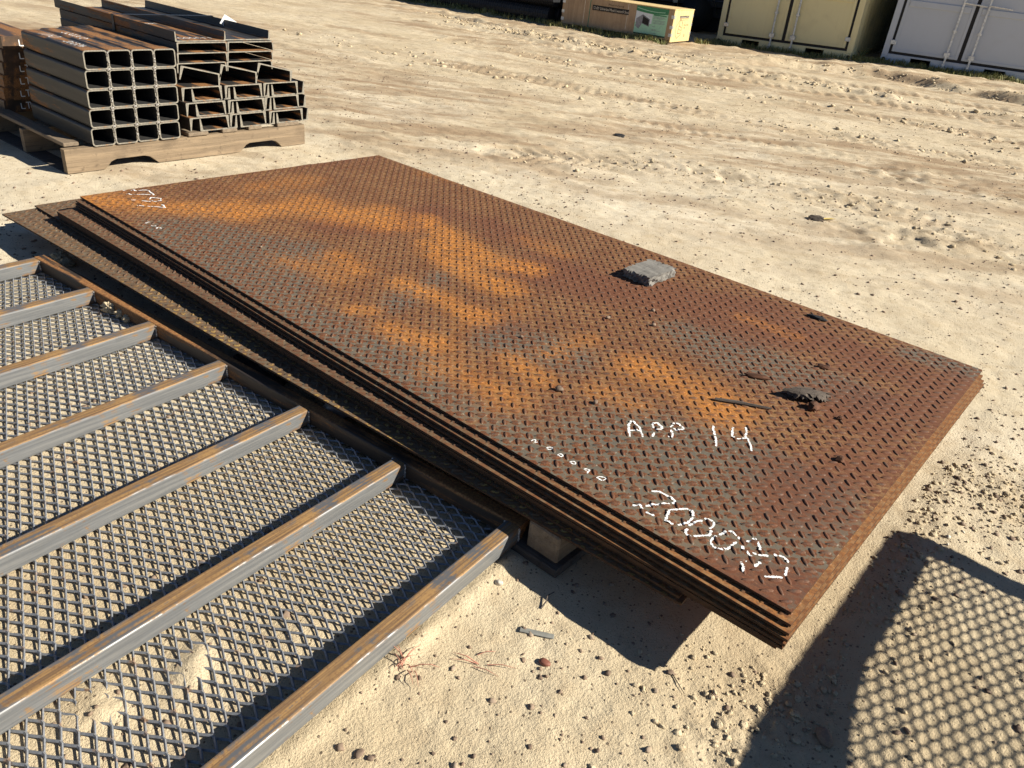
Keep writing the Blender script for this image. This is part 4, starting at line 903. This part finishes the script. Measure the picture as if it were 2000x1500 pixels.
def channel_prof(W, Hf, tw, t1, t2, up=False, n=3):
    """C section, web on top and tapering flanges hanging down (or upright when up)"""
    r = .007; P = []
    # outer outline from left tip clockwise
    inner_l = t1; P = [(0, 0), (t2, 0), (t1, Hf - tw - r)]
    P += [(t1 + r * (1 - math.cos(a)), Hf - tw - r + r * math.sin(a)) for a in (PI / 6, PI / 3, PI / 2)]
    P += [(W - t1 - r * (1 - math.cos(a)), Hf - tw - r + r * math.sin(a)) for a in (PI / 2, PI / 3, PI / 6)]
    P += [(W - t1, Hf - tw - r), (W - t2, 0), (W, 0), (W, Hf - .003), (W - .003, Hf), (.003, Hf), (0, Hf - .003)]
    if up: P = [(x, Hf - z) for x, z in P][::-1]
    return P
def channel_mesh(W, Hf, tw, t1, t2, L, up):
    prof = channel_prof(W, Hf, tw, t1, t2, up); n = len(prof)
    b = MB(); b.prism(prof, 0, L); me = bpy.data.meshes.new('steel_channel'); me.from_pydata(b.v, [], b.f); me.materials.append(M_chan); me.materials.append(M_cut)
    mi = [0] * len(b.f); mi[n] = 1; me.polygons.foreach_set('material_index', mi); me.update(); return me
CH = 'steel channels stacked beside the square tubes'
wide_dn = channel_mesh(.292, .049, .0055, .008, .005, 1.32, False); wide_up = channel_mesh(.292, .049, .0055, .008, .005, 1.36, True)
nar_dn = channel_mesh(.238, .070, .0065, .016, .006, 1.15, False); nar_up = channel_mesh(.232, .070, .0065, .016, .006, 1.15, True)
def channel(me, x, y, z, label, tilt=0.0):
    o = bpy.data.objects.new('steel_channel', me); COL.objects.link(o); place(o, x, y, z); o.rotation_euler = (Matrix.Rotation(LA, 3, 'Z') @ Matrix.Rotation(tilt, 3, 'Y')).to_euler(); return tag(o, label, 'steel channel', CH)
side = ['left', 'right']
zc = .139; rowsn = ['bottom', 'second', 'third']
for r in range(3):
    for c in range(3):
        x0 = .672 + c * .252 + r * -.014; z = zc + r * .0795
        channel(nar_up, x0 + .062, .002 + random.uniform(-.004, .012), z, f'channel lying open side up, {["left", "middle", "right"][c]} column of the lower stack, {rowsn[r]} layer from the pallet')
        channel(nar_dn, x0, -.008 + random.uniform(-.006, .014), z + .0080, f'channel lying open side down, {["left", "middle", "right"][c]} column of the lower stack, {rowsn[r]} layer from the pallet')
for c in range(3):
    channel(nar_dn, .640 + c * .236, .0, zc + 3 * .0795 + .040, f'tilted channel sloping to the right on top of the lower stack, {["left", "middle", "right"][c]} one of three', math.radians(12.5))
zt = .4605
for c in range(2):
    for r in range(3):
        x0 = .640 + c * .296 + (2 - r) * -.003; channel(wide_dn, x0, -.004 + random.uniform(-.006, .006), zt + r * .0512 - .012, f'wide channel open side down in the upper stack, {side[c]} column, {["lowest", "middle", "highest"][r]} of three')
        if r < 3: pass
    channel(wide_up, .636 + c * .2965, -.006 if c == 0 else .02, zt + 3 * .0512 - .012, f'wide channel with its flanges standing up, {side[c]} one on top of the upper stack')
topc = [o for o in COL.objects if o.get('label', '').startswith('wide channel with its flanges')]
scribble(topc[0], 'white hand-painted number near the front end of the channel web', .06, .06, .0062, .20, .04, 6, 15, (1, 0)).location = (0, .02, 0)
scribble(topc[0], 'white painted marks at the far end of the channel web', .10, .62, .0062, .14, .03, 6, 16, (1, 0))
# steel band round the upper channels, with its paper tag
zb = zt + 3 * .0512 + .039; bd = MB(); yb = .62
bd.bbox(-.004, -.002, 0, .032, -.20, .002, .0006); bd.bbox(-.004, .592, 0, .032, 0, .0012, .0004); bd.bbox(.590, .592, 0, .032, -.20, .002, .0006)
bo = place(bd.build('steel_band', M_blackstrap), .636, yb, zb); bo.rotation_euler = (0, 0, LA - math.radians(3)); tag(bo, 'dark steel band strapped over the upturned channels', 'strap')
tg = MB(); tg.bbox(-.045, .045, 0, .0008, -.03, .03, .0003); to = place(tg.build('paper_tag', M_paper), 1.245, .46, zt + 3 * .0512 + .020); to.rotation_euler = (.25, .5, LA); tag(to, 'white paper tag sticking out beyond the right upturned channel', 'tag')

# ---------------------------------------------------------------- second pallet with rust brown bars behind the tubes
p2 = place(empty('wooden_pallet'), .05, 1.12, 0); tag(p2, 'wooden pallet under the rust brown channels, mostly hidden behind the tube bundle', 'pallet')
for x0 in (0, .45, .9): b = MB(); b.bbox(x0, x0 + .04, 0, 1.2, 0, .10, .003); b.build('stringer', M_wood_y, p2)
for y0 in (0, .3, .6, .9, 1.1): b = MB(); b.bbox(-.02, .96, y0, y0 + .1, .1015, .118, .003); b.build('deck_board', M_wood_x, p2)
bb_ = MB(); bb_.prism(rrect(.21, .0655, .008), 0, 1.5); bar_me = bb_.mesh('steel_bar', M_rust_y)
BARN = ['bottom', 'second from the bottom', 'third from the bottom', 'fourth from the bottom', 'fifth from the bottom', 'top']
def lt_mark(parent):
    b = MB()
    for seg in (((.02, .048), (.02, .018)), ((.02, .018), (.04, .018)), ((.046, .050), (.070, .050)), ((.058, .050), (.058, .016)), ((.070, .050), (.072, .020))):
        (y0, z0), (y1, z1) = seg; dy, dz = y1 - y0, z1 - z0; l = math.hypot(dy, dz); ny, nz = -dz / l * .0025, dy / l * .0025
        b.add([(.065 + y0 + ny, -.0008, z0 + nz), (.065 + y0 - ny, -.0008, z0 - nz), (.065 + y1 - ny, -.0008, z1 - nz), (.065 + y1 + ny, -.0008, z1 + nz)], [(0, 1, 2, 3)])
    o = b.build('chalk_mark', M_chalk, parent); o['label'] = 'white chalk marks on the side of the bar'
for r in range(6):
    o = bpy.data.objects.new('steel_bar', bar_me); COL.objects.link(o); place(o, .075 + r * .006, .86 + r * -.012, .119 + r * .0672); tag(o, f'rust brown bar with chalk marks left of the tubes, {BARN[r]} of six', 'steel bar', 'rust brown bars stacked behind the tubes'); lt_mark(o)
tg = MB()
for i in range(6): a0, a1 = i / 6, (i + 1) / 6; tg.add([(-.10 + .02 * a0, .26 * a0, .03 * math.sin(a0 * 3)), (.03, .26 * a0, .004), (.03, .26 * a1, .004), (-.10 + .02 * a1, .26 * a1, .03 * math.sin(a1 * 3))], [(0, 1, 2, 3)])
to = place(tg.build('paper_tag', M_paper), .09, .87, .119 + 6 * .0672 + .002); tag(to, 'curled white paper label lying on top of the rust brown bars', 'tag')
lp = MB(); lp.tube([(0, 0, 0), (0, .005, .05), (.02, .01, .085), (.06, .012, .095), (.10, .012, .085), (.115, .012, .05), (.115, .012, 0)], .012, 8)
lo = place(lp.build('lifting_loop', M_black, None, True), .035, 1.02, .119 + 6 * .0672 + .004); tag(lo, 'black rubber lifting loop standing on the rust brown bars', 'lifting loop')
bx_ = MB(); bx_.bbox(0, .05, 0, .05, 0, .42, .004); po = place(bx_.build('steel_post', M_blk_y), -.06, 1.25, .119 + 6 * .0672); tag(po, 'dark steel post standing at the left edge behind the lifting loop', 'post')
# ---------------------------------------------------------------- shipping containers
M_khaki = mat_paint('khaki_paint', (.70, .63, .36), (.42, .34, .19), .3); M_white = mat_paint('white_container_paint', (.47, .51, .57), (.36, .37, .38), .2)
M_seal = mat_flat('black_door_seal', (.013, .013, .015), .6); M_hole = mat_flat('recess_shade_black', (.02, .02, .02), .9)  # pockets and casting holes coloured near black to stand for recess shade
def corr_wall(name, mat, L, Hh, parent, mtx, pitch=.28, dep=.036):
    """corrugated sheet in the local x-z plane, corrugation towards +y"""
    b = MB(); x = 0; pts = []
    while x < L - pitch:
        pts += [(x, 0), (x + .07, 0), (x + .07 + .068, dep), (x + .14 + .068, dep)]; x += pitch
    pts += [(x, 0), (L, 0)]
    V = []; F = []
    for px, py in pts: V += [(px, py, 0), (px, py, Hh)]
    for k in range(len(pts) - 1): F.append((2 * k, 2 * k + 2, 2 * k + 3, 2 * k + 1))
    V2 = [(a, c + .003, d) for a, c, d in V]; n = len(V); F += [tuple(n + i for i in f[::-1]) for f in F]
    b.add([tuple(mtx @ Vector(p)) for p in V + V2], F); return b.build(name, mat, parent)
def container(label, loc, rz, paint, rod_mat, depth=6.06):
    W, Hh = 2.438, 2.59; c = empty('shipping_container', loc, rz); tag(c, label, 'shipping container')
    def part(name, mat, *boxes, par=c, bev=.004):
        b = MB()
        for q in boxes: b.bbox(*q, bev)
        return b.build(name, mat, par)
    # sill with two fork pockets
    part('bottom_sill', paint, (.10, .48, .0, .08, .0, .148), (.48, .80, .0, .08, .118, .148), (.80, 1.64, .0, .08, 0, .148), (1.64, 1.96, .0, .08, .118, .148), (1.96, W - .10, .0, .08, 0, .148))
    for x0 in (.48, 1.64): part('fork_pocket', M_hole, (x0 + .002, x0 + .318, .02, 1.5, .004, .012), (x0 + .002, x0 + .010, .02, 1.5, .012, .116), (x0 + .310, x0 + .318, .02, 1.5, .012, .116), (x0 + .010, x0 + .310, 1.40, 1.5, .012, .116), bev=.001)
    for x0 in (0, W - .098): part('corner_post', paint, (x0, x0 + .098, 0, .16, .118, Hh - .118))
    for x0 in (0, W - .16):
        for z0 in (0, Hh - .118):
            a = .098 if True else .16; xx = 0 if x0 == 0 else W - .098
            cst = part('corner_casting', paint, (xx, xx + .098, -.006, .17, z0, z0 + .1165)); b = MB(); b.tube([(xx + .049, -.0075, z0 + .06), (xx + .049, -.004, z0 + .06)], .030, 12); b.build('casting_hole_shade', M_hole, cst)  # dark disc painted on the casting for the shade of its hole
    part('header', paint, (.10, W - .10, 0, .08, Hh - .12, Hh))
    part('door_seal', M_seal, (.0985, W - .0985, .030, .05, .1495, Hh - .121), bev=.001)
    for k, (x0, x1) in enumerate(((.140, 1.190), (1.248, W - .140))):
        d = part('door', paint, (x0, x1, .012, .029, .205, Hh - .17))
        for q_ in ((x0 + .001, x0 + .05, .002, .0115, .191, Hh - .165), (x1 - .05, x1 - .001, .002, .0115, .191, Hh - .165), (x0 + .0505, x1 - .0505, .002, .0115, .191, .235)): part('door_frame', paint, q_, par=d)
        for z0 in (.90, 1.62): part('door_rib', paint, (x0 + .052, x1 - .052, -.008, .0115, z0, z0 + .10), par=d, bev=.012)
        hx = x0 - .01 if k == 0 else x1 + .01
        for z0 in (.30, 1.0, 1.7, 2.25): part('hinge', rod_mat, (hx - .045, hx + .045, -.016, .0015, z0, z0 + .07), par=d, bev=.006)
        for xr in ((x1 - .185,) if k == 0 else (x0 + .135,)):
            b = MB(); b.tube([(xr, -.032, .055), (xr, -.032, Hh - .06)], .0175, 10); rod = b.build('locking_rod', rod_mat, d)
            for q_ in ((xr - .05, xr + .05, -.045, -.0085, .030, .062), (xr - .022, xr + .022, -.052, -.012, .070, .112)): part('rod_cam', rod_mat, q_, par=d, bev=.006)
            for q_ in ((xr - .045, xr + .045, -.05, .0, .215, .290), (xr - .03, xr + .03, -.05, .0, .60, .64), (xr - .03, xr + .03, -.05, .0, 1.50, 1.54)): part('rod_bracket', rod_mat, q_, par=d, bev=.006)
            b = MB(); b.tube([(xr, -.055, 1.05), (xr + .34, -.055, 1.03)], .012, 8); b.build('rod_handle', rod_mat, d)
    T = Matrix.Translation
    corr_wall('side_wall', paint, depth - .3, Hh - .25, c, T((.008, .16, .13)) @ Matrix.Rotation(PI / 2, 4, 'Z') @ Matrix.Scale(-1, 4, (0, 1, 0)))
    corr_wall('side_wall', paint, depth - .3, Hh - .25, c, T((W - .008, .16, .13)) @ Matrix.Rotation(PI / 2, 4, 'Z'))
    for x0 in (0, W - .06):
        for z0, z1 in ((0, .128), (Hh - .12, Hh - .001)): part('side_rail', paint, (x0, x0 + .06, .172, depth, z0, z1))
    part('roof', paint, (.061, W - .061, .081, depth, Hh - .03, Hh - .004)); part('end_wall', paint, (.061, W - .061, depth - .05, depth - .01, .12, Hh - .031)); part('floor', M_hole, (.061, W - .061, .09, depth - .06, .121, .150))
    return c
ya = math.radians(-28)
yellow = container('khaki yellow shipping container with closed double doors and two locking rods', (3.05, 16.0, -.01), ya, M_khaki, M_galv); yellow.rotation_euler = (Matrix.Rotation(ya, 3, 'Z') @ Matrix.Rotation(math.radians(-1.25), 3, 'Y')).to_euler()
M_rodw = mat_flat('white_galvanised_rod', (.60, .61, .60), .45, .2)
white = container('white grey shipping container at the right edge, standing on a low bank', (5.73, 14.93, .085), math.radians(-21.2), M_white, M_rodw)

# ---------------------------------------------------------------- plywood crate
M_ply = mat_wood('shaded_plywood', 2, (.36, .245, .145), (.45, .32, .20), (.24, .155, .095), .7); M_ply_sun = mat_wood('sunlit_plywood', 2, (.56, .41, .19), (.64, .49, .25), (.48, .33, .15), .5)  # light put into the colour: pale for sunny end and lid, brown elsewhere
def text_mesh(txt, size, mat, parent, mtx, name='lettering', ext=.0, width=None):
    cu = bpy.data.curves.new('t', 'FONT'); cu.body = txt; cu.size = size; cu.extrude = ext; cu.resolution_u = 2
    ob = bpy.data.objects.new('t', cu); COL.objects.link(ob); dg = bpy.context.evaluated_depsgraph_get(); dg.update(); me = bpy.data.meshes.new_from_object(ob.evaluated_get(dg)); bpy.data.objects.remove(ob); bpy.data.curves.remove(cu)
    xs = [v.co.x for v in me.vertices]
    if width and xs: s = width / (max(xs) - min(xs)); [setattr(v.co, 'x', v.co.x * s) for v in me.vertices]
    me.transform(mtx); me.materials.clear(); me.materials.append(mat); me.name = name; return link(bpy.data.objects.new(name, me), parent)
ca, cb = np.array([.111, 15.49]), np.array([1.982, 14.45]); cdv = cb - ca; cl = float(np.hypot(*cdv)); cang = math.atan2(cdv[1], cdv[0]); CDEP, CZ0, CZ1 = .90, .065, .545
crate = empty('plywood_crate', (ca[0], ca[1], hz(*ca) * 0), cang); tag(crate, 'long plywood crate with a green poster and a sunlit pale end', 'crate')
def cpart(name, mat, *boxes, bev=.003, par=crate):
    b = MB()
    for q in boxes: b.bbox(*q, bev)
    return b.build(name, mat, par)
cpart('front_panel', M_ply, (0, cl - .013, 0, .012, CZ0, CZ1 - .012)); cpart('back_panel', M_ply, (0, cl - .013, CDEP - .012, CDEP, CZ0, CZ1 - .012)); cpart('end_panel', M_ply, (0, .012, .013, CDEP - .013, CZ0, CZ1 - .012))
cpart('end_panel', M_ply_sun, (cl - .012, cl, 0, CDEP, CZ0 - .03, CZ1 - .012)); cpart('lid', M_ply_sun, (-.005, cl + .006, -.006, CDEP + .006, CZ1 - .0115, CZ1 + .002)); cpart('floor_panel', M_ply, (.013, cl - .013, .013, CDEP - .013, CZ0, CZ0 + .012))
for x0 in (.02, .72, 1.36, cl - .13): cpart('skid_block', M_wood_y, (x0, x0 + .09, .01, CDEP - .02, -.03, CZ0 - .002))
M_ink = mat_flat('black_ink', (.018, .016, .014), .7); M_inkbrown = mat_flat('brown_ink', (.05, .035, .022), .8); M_pale = mat_flat('pale_lettering', (.62, .55, .44), .7)
FR = lambda x, z, y=-.0012: Matrix.Translation((x, y, z)) @ Matrix.Rotation(PI / 2, 4, 'X')
cpart('name_banner', M_ink, (.60, 1.31, -.0030, -.0002, .355, .435), bev=.0004); text_mesh("12'x20' Galvanized Metal Livestock Shed", .060, M_pale, crate, FR(.612, .372, -.0040), width=.685)
text_mesh('Made of galvanized steel - keep dry - handle with care', .018, M_inkbrown, crate, FR(.60, .345), width=.68); text_mesh('Hurricane', .055, M_inkbrown, crate, FR(.90, .455), width=.30)
cpart('green_strap', mat_flat('green_plastic_strap', (.05, .16, .09), .5), (.545, .560, -.0025, -.0003, CZ0, CZ1 - .012), bev=.0003)
for x0 in (.44, 1.28): cpart('plywood_joint', M_pale, (x0, x0 + .008, -.0009, -.0002, CZ0 + .06, CZ1 - .013), bev=.0002)
for z0 in (.12, .24, .40): cpart('corner_clip', M_galv, (-.004, .05, -.003, -.0004, z0, z0 + .05), bev=.0008); cpart('corner_clip', M_galv, (cl - .05, cl + .003, -.003, -.0004, z0, z0 + .05), bev=.0008); cpart('corner_clip', M_galv, (cl + .0004, cl + .003, -.0002, .05, z0, z0 + .05), bev=.0008)
for z0 in (.14, .28, .42): cpart('corner_clip', M_galv, (cl + .0004, cl + .003, CDEP - .04, CDEP + .003, z0, z0 + .045), bev=.0008)
# poster
M_pg = mat_flat('poster_green', (.035, .19, .085), .4, 0, .08); M_pgl = mat_flat('poster_light_green', (.34, .58, .40), .4, 0, .05); M_pw = mat_flat('poster_white', (.62, .66, .68), .4, 0, .04); M_pgrey = mat_flat('poster_grey_print', (.15, .15, .16), .5); M_pgrey2 = mat_flat('poster_mid_grey_print', (.24, .24, .25), .5); M_pdark = mat_flat('poster_dark_green_print', (.012, .06, .03), .5)
px0, px1, pz0, pz1 = 1.445, 2.035, .09, .527
poster = cpart('poster', M_pgl, (px0, px1, -.0022, -.0003, pz0, pz1), bev=.0003)
def sheet(name, mat, pts, y, par=poster): b = MB(); b.add([(x, y, z) for x, z in pts], [tuple(range(len(pts)))]); return b.build(name, mat, par)
sheet('picture_sky', M_pw, [(px0, .27), (px0 + .31, .27), (px0 + .31, .48), (px0, .48)], -.0026)
sheet('green_band', M_pg, [(px0, .44)] + [(px0 + .59 * t, .45 - .025 * math.sin(t * 3)) for t in np.linspace(0, 1, 8)] + [(px1, pz1), (px0, pz1)], -.0031); sheet('green_sweep', M_pgl, [(px0, .498)] + [(px0 + .59 * t, .492 - .035 * math.sin(t * 2.6)) for t in np.linspace(.05, .9, 8)] + [(px0 + .59 * t, .502 - .035 * math.sin(t * 2.6)) for t in np.linspace(.9, .05, 8)], -.0035)
sheet('shed_picture', M_pgrey2, [(px0 + .02, .21), (px0 + .02, .33), (px0 + .13, .40), (px0 + .13, .245), (px0 + .085, .17)], -.0036); sheet('shed_picture', M_pgrey, [(px0 + .131, .40), (px0 + .27, .34), (px0 + .27, .225), (px0 + .131, .262)], -.0036); sheet('shed_opening', M_ink, [(px0 + .14, .375), (px0 + .255, .33), (px0 + .255, .24), (px0 + .14, .27)], -.0040)
sheet('bottom_band', M_pdark, [(px0, pz0), (px1, pz0), (px1, pz0 + .022), (px0, pz0 + .022)], -.0027); sheet('heading_bar', M_pg, [(px0 + .33, .408), (px0 + .565, .408), (px0 + .565, .425), (px0 + .33, .425)], -.0036)
for i, (z, w_) in enumerate(((.39, .2), (.375, .22), (.36, .17), (.335, .23), (.32, .2), (.30, .22), (.285, .21), (.235, .06), (.19, .08), (.175, .16), (.13, .10))): sheet('print_line', M_pgrey2, [(px0 + .33, z), (px0 + .33 + w_, z), (px0 + .33 + w_, z + .006), (px0 + .33, z + .006)], -.0036)
# print on the sunlit end: y runs to the right
ER = lambda y, z: Matrix.Translation((cl + .0012, y, z)) @ Matrix.Rotation(PI / 2, 4, 'Z') @ Matrix.Rotation(PI / 2, 4, 'X')
cpart('name_banner', M_inkbrown, (cl + .0002, cl + .0010, .27, .70, .405, .445), bev=.0002); text_mesh('12x20 Livestock Shed', .034, M_pale, crate, Matrix.Translation((.0005, 0, 0)) @ ER(.285, .414), width=.40); text_mesh('galvanized metal shed kit', .018, M_inkbrown, crate, ER(.28, .375), width=.38)
ob = MB()
for (y0, z0), (y1, z1) in (((.20, .10), (.17, .22)), ((.17, .22), (.33, .35)), ((.33, .35), (.46, .27)), ((.46, .27), (.43, .10)), ((.43, .10), (.27, .04)), ((.27, .04), (.20, .10)), ((.33, .35), (.30, .24)), ((.30, .24), (.42, .21)), ((.30, .24), (.27, .12)), ((.27, .12), (.40, .12)), ((.30, .18), (.42, .17))):
    l = math.hypot(y1 - y0, z1 - z0); ny, nz = -(z1 - z0) / l * .004, (y1 - y0) / l * .004
    ob.add([(cl + .001, y0 - ny, z0 + .05 - nz), (cl + .001, y1 - ny, z1 + .05 - nz), (cl + .001, y1 + ny, z1 + .05 + nz), (cl + .001, y0 + ny, z0 + .05 + nz)], [(0, 1, 2, 3)])
ob.build('line_drawing', M_inkbrown, crate); text_mesh('Assembly', .03, M_inkbrown, crate, ER(.52, .29), width=.22); text_mesh('KIT', .036, M_inkbrown, crate, ER(.54, .24)); text_mesh('20', .06, M_inkbrown, crate, ER(.58, .11))

# ---------------------------------------------------------------- dark stack of corrugated pipe, and the trailer behind the crate
M_pipe = mat_flat('black_ribbed_plastic', (.012, .013, .015), .55, 0, .25)
def ribbed_pipe(L, r):
    b = MB(); n = int(L / .05); P = []; R = []
    for k in range(n + 1): x = L * k / n; P += [(x, 0, 0), (x + L / n * .5, 0, 0)]; R += [r, r * .92]
    b.tube(P, R, 14); return b.mesh('ribbed_pipe', M_pipe, False)
pm = ribbed_pipe(5.55, .15); dirp = Vector((cdv[0] / cl, cdv[1] / cl, 0)); nrm_ = Vector((-dirp.y, dirp.x, 0)); base = Vector((-4.95, 18.55, 0))
names = ['front', 'middle', 'back']
for row in range(4):
    for k in range(3 - (1 if row > 2 else 0)):
        o = bpy.data.objects.new('ribbed_pipe', pm); COL.objects.link(o); p = base + nrm_ * (k * .31 + row * .02) + dirp * ((row * .07 + k * .05) % .2); o.location = (p.x, p.y, .14 + row * .285); o.rotation_euler = (0, 0, math.atan2(dirp.y, dirp.x))
        tag(o, f'long black ribbed pipe left of the crate, {names[k]} row, {["bottom", "second", "third", "top"][row]} layer', 'pipe', 'black ribbed pipes stacked left of the crate')
tl = empty('utility_trailer', (2.55, 18.1, 0), math.radians(-12)); tag(tl, 'dark flatbed trailer with pale fenders standing behind the crate', 'trailer')
def tpart(name, mat, *boxes, bev=.01):
    b = MB()
    for q in boxes: b.bbox(*q, bev)
    return b.build(name, mat, tl)
tpart('deck', M_black, (-2.6, 2.2, 0, 2.1, .50, .62)); tpart('side_board', M_black, (-2.6, 2.2, 0, .05, .63, 1.25)); tpart('side_board', M_black, (-2.6, 2.2, 2.05, 2.1, .63, 1.25)); tpart('skirt', M_black, (-2.6, 2.2, .30, .34, .02, .49)); tpart('axle_beam', M_black, (-2.4, .9, .1, .25, .30, .49))
for x0 in (-2.0, -1.1, .35): w_ = MB(); w_.tube([(x0, -.02, .34), (x0, .20, .34)], .34, 20); w_.build('wheel', M_black, tl, True)
M_tan = mat_flat('pale_tan_paint', (.42, .36, .27), .6)
fb = MB(); A_ = np.linspace(.05, PI - .05, 10)
for a0, a1 in zip(A_[:-1], A_[1:]): fb.add([(.35 + .42 * math.cos(a0), -.06, .36 + .42 * math.sin(a0)), (.35 + .42 * math.cos(a1), -.06, .36 + .42 * math.sin(a1)), (.35 + .42 * math.cos(a1), .24, .36 + .42 * math.sin(a1)), (.35 + .42 * math.cos(a0), .24, .36 + .42 * math.sin(a0))], [(0, 1, 2, 3)])
fb.build('fender', M_tan, tl); tpart('chain_box', M_tan, (-.15, -.05, -.08, .0, .50, .85), (-.32, -.16, -.08, .0, .62, .70))

# ---------------------------------------------------------------- grass along the containers
def mat_grass():
    g = G('verge_grass'); t = g.attr('tint'); return g.out(g.mix(t, (.10, .125, .035), (.30, .28, .12)), .7, 0, .3)
M_grass = mat_grass()
def grass_strip(lines, n, hmin, hmax, label, seed, spread=.10):
    r = np.random.default_rng(seed); V = []; F = []; T = []
    for (ax, ay), (bx, by), cnt in lines:
        for _ in range(int(n * cnt)):
            t = r.random(); off = .03 + abs(r.normal()) * spread; dx, dy = bx - ax, by - ay; l = math.hypot(dx, dy); nx, ny = dy / l, -dx / l
            if r.random() > .35 + .65 * vnoise(np.array([t * l * 2.2]), np.array([seed * 1.0]), seed)[0]: continue
            x, y = ax + dx * t + nx * off, ay + dy * t + ny * off; h = r.uniform(hmin, hmax) * (1.2 - off * 2 if off < .3 else .6); a = r.uniform(0, 2 * PI); w = r.uniform(.003, .007); lean = r.uniform(.2, .9) * h; z = 0
            ca_, sa_ = math.cos(a), math.sin(a); b0 = len(V)
            V += [(x - sa_ * w, y + ca_ * w, 0), (x + sa_ * w, y - ca_ * w, 0), (x + ca_ * lean * .4 + sa_ * w * .8, y + sa_ * lean * .4 - ca_ * w * .8, h * .65), (x + ca_ * lean * .4 - sa_ * w * .8, y + sa_ * lean * .4 + ca_ * w * .8, h * .65), (x + ca_ * lean, y + sa_ * lean, h)]
            F += [(b0, b0 + 1, b0 + 2), (b0, b0 + 2, b0 + 3), (b0 + 3, b0 + 2, b0 + 4)]; T += [r.random()] * 5
    V = np.array(V); z = ground_h(V[:, 0], V[:, 1])[0]; V[:, 2] += z - .004
    return tag(mesh_np('verge_grass', V, np.array(F), M_grass, False, None, {'tint': T}), label, kind='stuff')
def front(c0, ang, W=2.438): return (c0[0], c0[1]), (c0[0] + W * math.cos(ang), c0[1] + W * math.sin(ang))
yf = front((3.044, 15.99), ya); wf = front((5.73, 14.91), math.radians(-21.2), 3.2)
grass_strip([(yf[0], yf[1], 1.0), (wf[0], wf[1], 2.2), (yf[1], wf[0], .8), ((ca[0] - .2, ca[1]), (cb[0], cb[1]), .9), ((cb[0] + .5, cb[1] + .7), yf[0], .5), ((-5.5, 18.6), (ca[0], ca[1] + .15), 1.6)], 2000, .03, .11, 'green grass fringe along the containers, crate and pipes', 5)
wd = MB()
for k in range(9):
    a = random.uniform(0, 2 * PI); h = random.uniform(.12, .26); x, y = 5.52 + random.uniform(-.05, .05), 15.32 + random.uniform(-.05, .05); z = hz(x, y)
    wd.tube([(x, y, z), (x + .05 * math.cos(a), y + .05 * math.sin(a), z + h * .6), (x + .13 * math.cos(a), y + .13 * math.sin(a), z + h)], [.006, .005, .001], 4)
tag(wd.build('weed_tuft', mat_flat('pale_green_weed', (.20, .22, .08), .7)), 'tall weed tuft in the gap between the khaki and white containers', 'weed')
